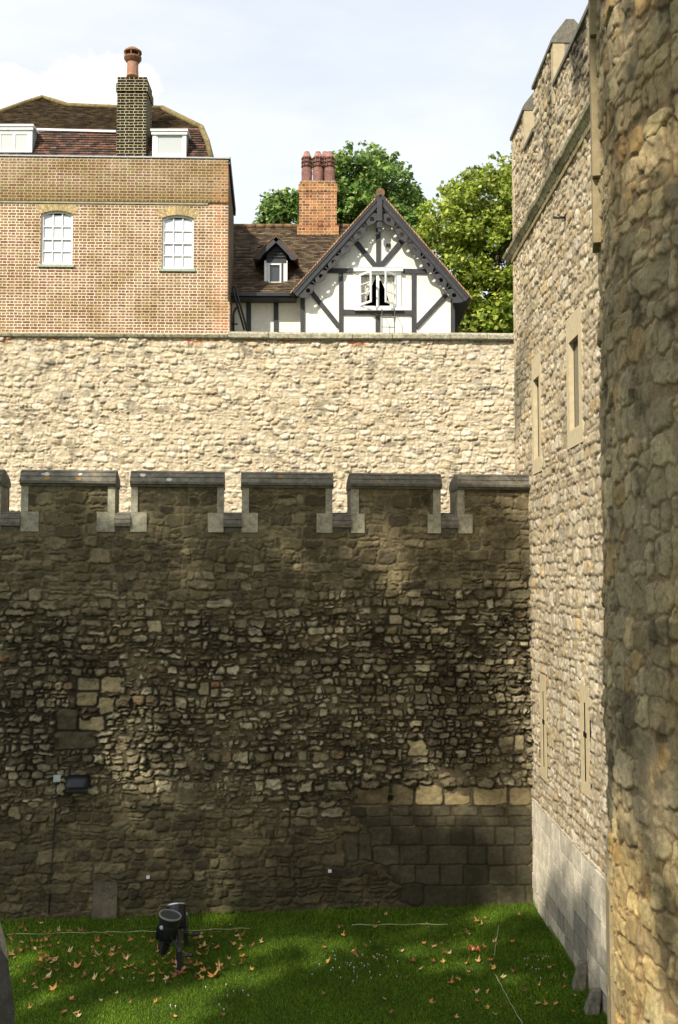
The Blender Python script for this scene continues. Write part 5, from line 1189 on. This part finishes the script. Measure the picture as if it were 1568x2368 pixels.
# ------------------------------------------------------------------ floodlights on stakes
def floodlight(px, py, sc, ax, lab, piv_px, body_px, flip, yaw):
    g = ground(px, py); root = thing('floodlight', g, lab, 'floodlight', 'twin floodlights on the lawn')
    Y = g.y
    P = lambda x, y, dy=0: at(*c6(x, y), Y+dy)
    top = P(*piv_px['post_top']); st = MB()
    st.box((g.x-.03*sc, Y-.03*sc, -.05), (g.x+.03*sc, Y-.018*sc, top.z)); st.box((g.x-.03*sc, Y+.018*sc, -.05), (g.x+.03*sc, Y+.03*sc, top.z)); st.box((g.x-.008*sc, Y-.018*sc, -.05), (g.x+.008*sc, Y+.018*sc, top.z)); st.build('stake', M['black'], root)
    h = MB(); h.box((g.x-.032, Y-.045, top.z-.03), (g.x+.032, Y+.045, top.z+.05)); h.build('yoke_clamp', M['dark_grey'], root)
    A = Vector(ax).normalized(); C = P(*body_px); 
    b = MB(); r0 = .135*sc
    b.lathe(C, [(.07*sc, -.23*sc), (.10*sc, -.21*sc), (.125*sc, -.12*sc), (.138*sc, -.02*sc), (r0, .02*sc), (.15*sc, .10*sc), (.150*sc, .125*sc)], 28, axis=A)
    bo = b.build('lamp_housing', M['black'], root)
    f = MB(); a1 = A.orthogonal().normalized(); a2 = A.cross(a1)
    for k in range(20):
        an = 6.283*k/20; d = a1*math.cos(an)+a2*math.sin(an); tn = A.cross(d)
        f.obox(C+d*.10*sc-tn*.003-A*.21*sc, tn*.006, d*.045*sc, A*.17*sc)
    f.build('cooling_fins', M['black'], bo)
    rm = MB(); n = 32; ring = [(math.cos(6.283*k/n), math.sin(6.283*k/n)) for k in range(n)]
    rm.plate([(x*.158*sc, y*.158*sc) for x, y in ring], [[(x*.140*sc, y*.140*sc) for x, y in ring][::-1]], C+A*.142*sc, a1, a2, A, .018*sc); rm.build('rim', M['steel'], bo)
    ln = MB(); ln.lathe(C, [(.139*sc, .118*sc), (.139*sc, .132*sc), (.10*sc, .137*sc)], 28, axis=A)
    lo_ = ln.build('lens', M['lens'], bo)
    S = Vector(yaw).normalized()
    ar = MB(); 
    for s_ in (-1, 1):
        j = C+S*s_*.155*sc; ar.bar(j, Vector((g.x, Y, top.z+.03))+S*s_*.03, .034*sc, .010, dn=S); 
        q = MB(); 
    ar.build('yoke_arm', M['dark_grey'], root)
    pv = MB(); 
    for s_ in (-1, 1): pv.lathe(C+S*s_*.150*sc, [(.028*sc, 0), (.028*sc, .015*s_), (.014*sc, .024*s_)], 14, axis=S)
    pv.build('pivot_bolt', M['box_grey'], root)
    gr = MB(); e = C-A*.23*sc; gr.obox(e-a1*.06*sc-a2*.05*sc-A*.14*sc, a1*.12*sc, a2*.10*sc, A*.15*sc); gr.obox(e-a1*.045*sc-a2*.035*sc-A*.20*sc, a1*.09*sc, a2*.07*sc, A*.06*sc); gr.build('gear_box', M['black'], root)
    cb = MB(); cb.tube([e-A*.12*sc, Vector((g.x+.05, Y-.05, top.z+.12)), Vector((g.x-.045, Y-.05, top.z)), Vector((g.x-.04, Y-.04, top.z-.12)), Vector((g.x+.04, Y-.02, top.z-.2)), Vector((g.x+.25, Y-.05, .04))], .007, 6); cb.build('cable', M['black'], root)
    kn = MB(); kn.lathe((g.x+.03, Y, top.z*.72), [(.025, 0), (.025, .10), (.035, .12), (.035, .17), (.01, .2)], 10, axis=(1, 0, .1)); kn.build('clamp_knob', M['black'], root)
floodlight(*c6(1055, 1335), 1.12, (.2, -.12, .96), 'nearer black floodlight of the pair, round lens facing up, staked among leaves', {'post_top': (1052, 1190)}, (990, 1045), 1, (-.45, -.88, .0))
floodlight(*c6(1094, 1178), 1.05, (-.10, .42, .82), 'farther black floodlight of the pair, half hidden, tilted toward the wall', {'post_top': (1090, 1080)}, (1040, 985), 1, (.9, .3, -.1))
# ------------------------------------------------------------------ wall lamp, junction box, cable, slab, tags
def wpt(px, py, off): p = hit(px, py, OW0+DN*off, DN); return p
def wall_things():
    c = wpt(181, 1812, .22); root = thing('wall_floodlight', c-DN*.22, 'black domed security floodlight fixed low on the left of the dark wall', 'floodlight')
    nx, nz = 16, 12; vs = []; fs = []; W = .215; H_ = .30
    m = MB()
    prof = [(-.02, .165), (.02, .18), (.10, .165), (.19, .11), (.25, .02), (.265, -.035), (.255, -.05)]
    for i, (o, z) in enumerate(prof):
        for j in range(nx+1):
            t = -1+2*j/nx; xx = W*(1-abs(t)**6*.04)*t; dd = o*(1-.28*abs(t)**4); vs.append(wpt(181, 1812, 0)+DU*xx+DN*dd+Vector((0, 0, z-.02*t*t)))
    for i in range(len(prof)-1):
        for j in range(nx): a = i*(nx+1)+j; fs.append((a, a+1, a+nx+2, a+nx+1))
    k = nx+1
    fs.append(tuple(i*k for i in range(len(prof)))); fs.append(tuple(i*k+nx for i in range(len(prof)))[::-1])
    m.add(vs, fs, (1, 1, 1), True); m.build('hood', M['gloss'], root)
    o = wpt(181, 1812, 0); g = MB(); g.prism([(.02, -.05), (.245, -.052), (.225, -.10), (.13, -.155), (.02, -.165)], o-DU*.19, DU, DN, .38); g.build('lens', M['lens'], root)
    br = MB(); br.obox(o-DU*.2+DN*-.03+Vector((0, 0, -.18)), DU*.4, DN*.05, Vector((0, 0, .36))); br.build('back_plate', M['black'], root)
    a = wpt(134, 1798, 0); m = MB(); m.obox(a-DU*.06+DN*.01+Vector((0, 0, -.055)), DU*.12, DN*.08, Vector((0, 0, .11))); m.obox(a-DU*.064+DN*.09+Vector((0, 0, -.059)), DU*.128, DN*.012, Vector((0, 0, .118)))
    tag(m.build('junction_box', M['box_grey'], base=a), 'small light grey junction box left of the black wall lamp', 'junction box')
    m = MB(); m.tube([wpt(x, y, .045) for x, y in ((131, 1805), (132, 1840), (128, 1880), (124, 1940), (120, 2000), (116, 2050), (113, 2112))], .011, 6)
    tag(m.build('power_cable', M['black'], base=wpt(113, 2112, .03)), 'thin black cable running down the wall from the grey box to the lawn', 'cable')
    m = MB(); m.tube([wpt(142, 1798, .06), wpt(148, 1790, .10), wpt(152, 1796, .10), wpt(149, 1810, .08), wpt(147, 1830, .07), wpt(153, 1842, .06), wpt(160, 1828, .10), wpt(168, 1815, .12)], .008, 6)
    tag(m.build('lamp_lead', M['black'], base=wpt(148, 1795, .05)), 'short looped black lead between the grey box and the wall lamp', 'cable')
    m = MB(); a = wpt(211, 2106, .13); b = wpt(270, 2106, .13); zt = wpt(240, 2037, .05).z
    dn = DN; m.hexa([a, b, b-dn*.09, a-dn*.09, Vector((a.x+.03, a.y, 0))-dn*.09+Vector((0, 0, zt)), Vector((b.x, b.y, 0))-dn*.09+Vector((0, 0, zt-.03)), Vector((b.x, b.y, 0))-dn*.17+Vector((0, 0, zt-.03)), Vector((a.x+.03, a.y, 0))-dn*.17+Vector((0, 0, zt))])
    m.v = [(x, y, max(z, -.02) if z > .2 else -.02) for x, y, z in m.v]
    tag(m.build('stone_slab', M['slab'], base=(a.x, a.y, 0)), 'flat grey stone slab standing on edge against the foot of the dark wall', 'slab')
    for (x, y, l) in ((342, 2029, 'small white marker tag low on the wall left of the floodlights'), (763, 2015, 'small white marker tag low on the wall near the ashlar blocks')):
        m = MB(); a = wpt(x, y, .085); m.obox(a-DU*.03+Vector((0, 0, -.025)), DU*.06, -DN*.06, Vector((0, 0, .05))); tag(m.build('marker_tag', M['white'], base=a), l, 'tag')
M['gloss'] = mat_glass('glossy_black', (.008, .008, .011), .38, .45)
wall_things()
M['loose'] = mat_plain('loose_stone', (.24, .215, .16), .9, .2, bump=.6, bscale=25, amt=.5)
def extras():
    # bracket on the tower flank
    p = hit(1310, 503, TX0, TDN); m = MB(); m.tube([p-TDN*.05, p+TDN*.22], .022, 8); m.box((p.x-.03, p.y-.05, p.z-.05), (p.x+.0, p.y+.05, p.z+.05))
    tag(m.build('iron_bracket', M['black'], base=p), 'small black iron peg sticking out of the tower flank above the slit window', 'bracket')
    # cords on the lawn
    def cord(pts, lab, r_=.005):
        m = MB(); P = [ground(*p) for p in pts]; Q = []
        for a, b in zip(P[:-1], P[1:]):
            for k in range(6): Q.append(a.lerp(b, k/6)+Vector((0, 0, .024+.010*math.sin(len(Q)*1.7))))
        m.tube(Q, r_, 5); tag(m.build('cord', M['string_white'], base=P[0]), lab, 'cord')
    cord([c6(40, 1113), c6(500, 1102), c6(640, 1099), c6(945, 1093), c6(1330, 1082), c6(1500, 1072)], 'pale taut cord lying across the lawn near the wall, behind the floodlights')
    cord([c7(140, 787), c7(350, 785), c7(600, 783)], 'short faint pale cord on the lawn, right of the longer one near the wall', .006)
    cord([c7(783, 788), c7(770, 870), c7(762, 930)], 'short pale cord running toward the viewer from the far right of the lawn')
    cord([c7(768, 1005), c7(800, 1065), c7(845, 1150), c7(900, 1245)], 'long pale cord running toward the viewer at lower right of the lawn')
    # crisp wrapper
    g = ground(*c7(678, 903)); m = MB(); r = random.Random(5); n = 9
    vs = []; 
    for i in range(n):
        for j in range(6): vs.append((g.x-.09+.18*i/(n-1)+r.uniform(-.012, .012), g.y-.05+.1*j/5+r.uniform(-.01, .01), .03+abs(r.gauss(.04, .025))))
    fs = [(i*6+j, (i+1)*6+j, (i+1)*6+j+1, i*6+j+1) for i in range(n-1) for j in range(5)]
    m.add(vs, fs, (.75, .05, .05)); m.c = [(.45, .05, .04) if (k//6) % 4 != 2 else (.85, .6, .06) for k in range(len(vs))]
    tag(m.build('snack_wrapper', M['wrapper'], base=g), 'crumpled red and yellow snack wrapper on the lawn near the pale cord', 'wrapper')
    # two loose stones by the tower foot
    for (x, y, h, w, lab) in ((1143, 955, .42, .20, 'farther upright block of stone leaning at the foot of the tower flank'), (1200, 1055, .33, .22, 'nearer squat block of stone at the foot of the tower flank')):
        g = ground(*c7(x, y+28)); m = MB(); x0 = 3.57 if x < 1180 else 3.55; g = Vector((x0, g.y*x0/g.x+.25, 0)); 
        m.hexa([(x0-.10, g.y-w/2, -.02), (x0+.10, g.y-w/2-.03, -.02), (x0+.12, g.y+w/2, -.02), (x0-.08, g.y+w/2, -.02), (x0+.02, g.y-w/2+.03, h*.96), (x0+.16, g.y-w/2+.02, h), (x0+.17, g.y+w/2-.02, h*.93), (x0+.04, g.y+w/2, h*.9)])
        o = m.build('loose_block', M['loose'], base=(g.x, g.y, 0)); tag(o, lab, 'stone')
        bv = o.modifiers.new('bevel', 'BEVEL'); bv.width = .02; bv.segments = 2
    # pier of the bridge parapet, close at left
    Y = 4.2; m = MB(); zt = at(0, 2118, Y).z
    prof = []; Y = 4.2
    for (x, y) in ((4, 2122), (12, 2150), (17, 2185), (22, 2230), (28, 2262), (32, 2300), (34, 2368), (37, 2600)):
        p = at(x, y, Y); prof.append((p.x-.032, p.z-.05))
    xl = prof[-1][0]-1.3; poly = [(prof[-1][0], 0)]+prof[::-1]+[(prof[0][0]-.25, zt+.03), (xl, zt+.05), (xl, 0)]
    nu, nd = len(poly), 6
    m.plate(poly, [], (0, Y-.6, 0), (1, 0, 0), (0, 0, 1), (0, -1, 0), .6)
    o = m.build('stone_pier', M['pier'], base=(xl+.5, Y+.3, 0)); tag(o, 'rough grey stone pier close by at the lower left corner', 'pier')
    bv = o.modifiers.new('bevel', 'BEVEL'); bv.width = .035; bv.segments = 3
M['wrapper'] = mat_vc('foil_wrapper', rough=.35, nscale=20, namt=.15, fine=60, bump=.2, spec=.5)
M['pier'] = mat_plain('pier_stone', (.085, .075, .06), .9, .2, bump=.7, bscale=22, amt=.5)
extras()
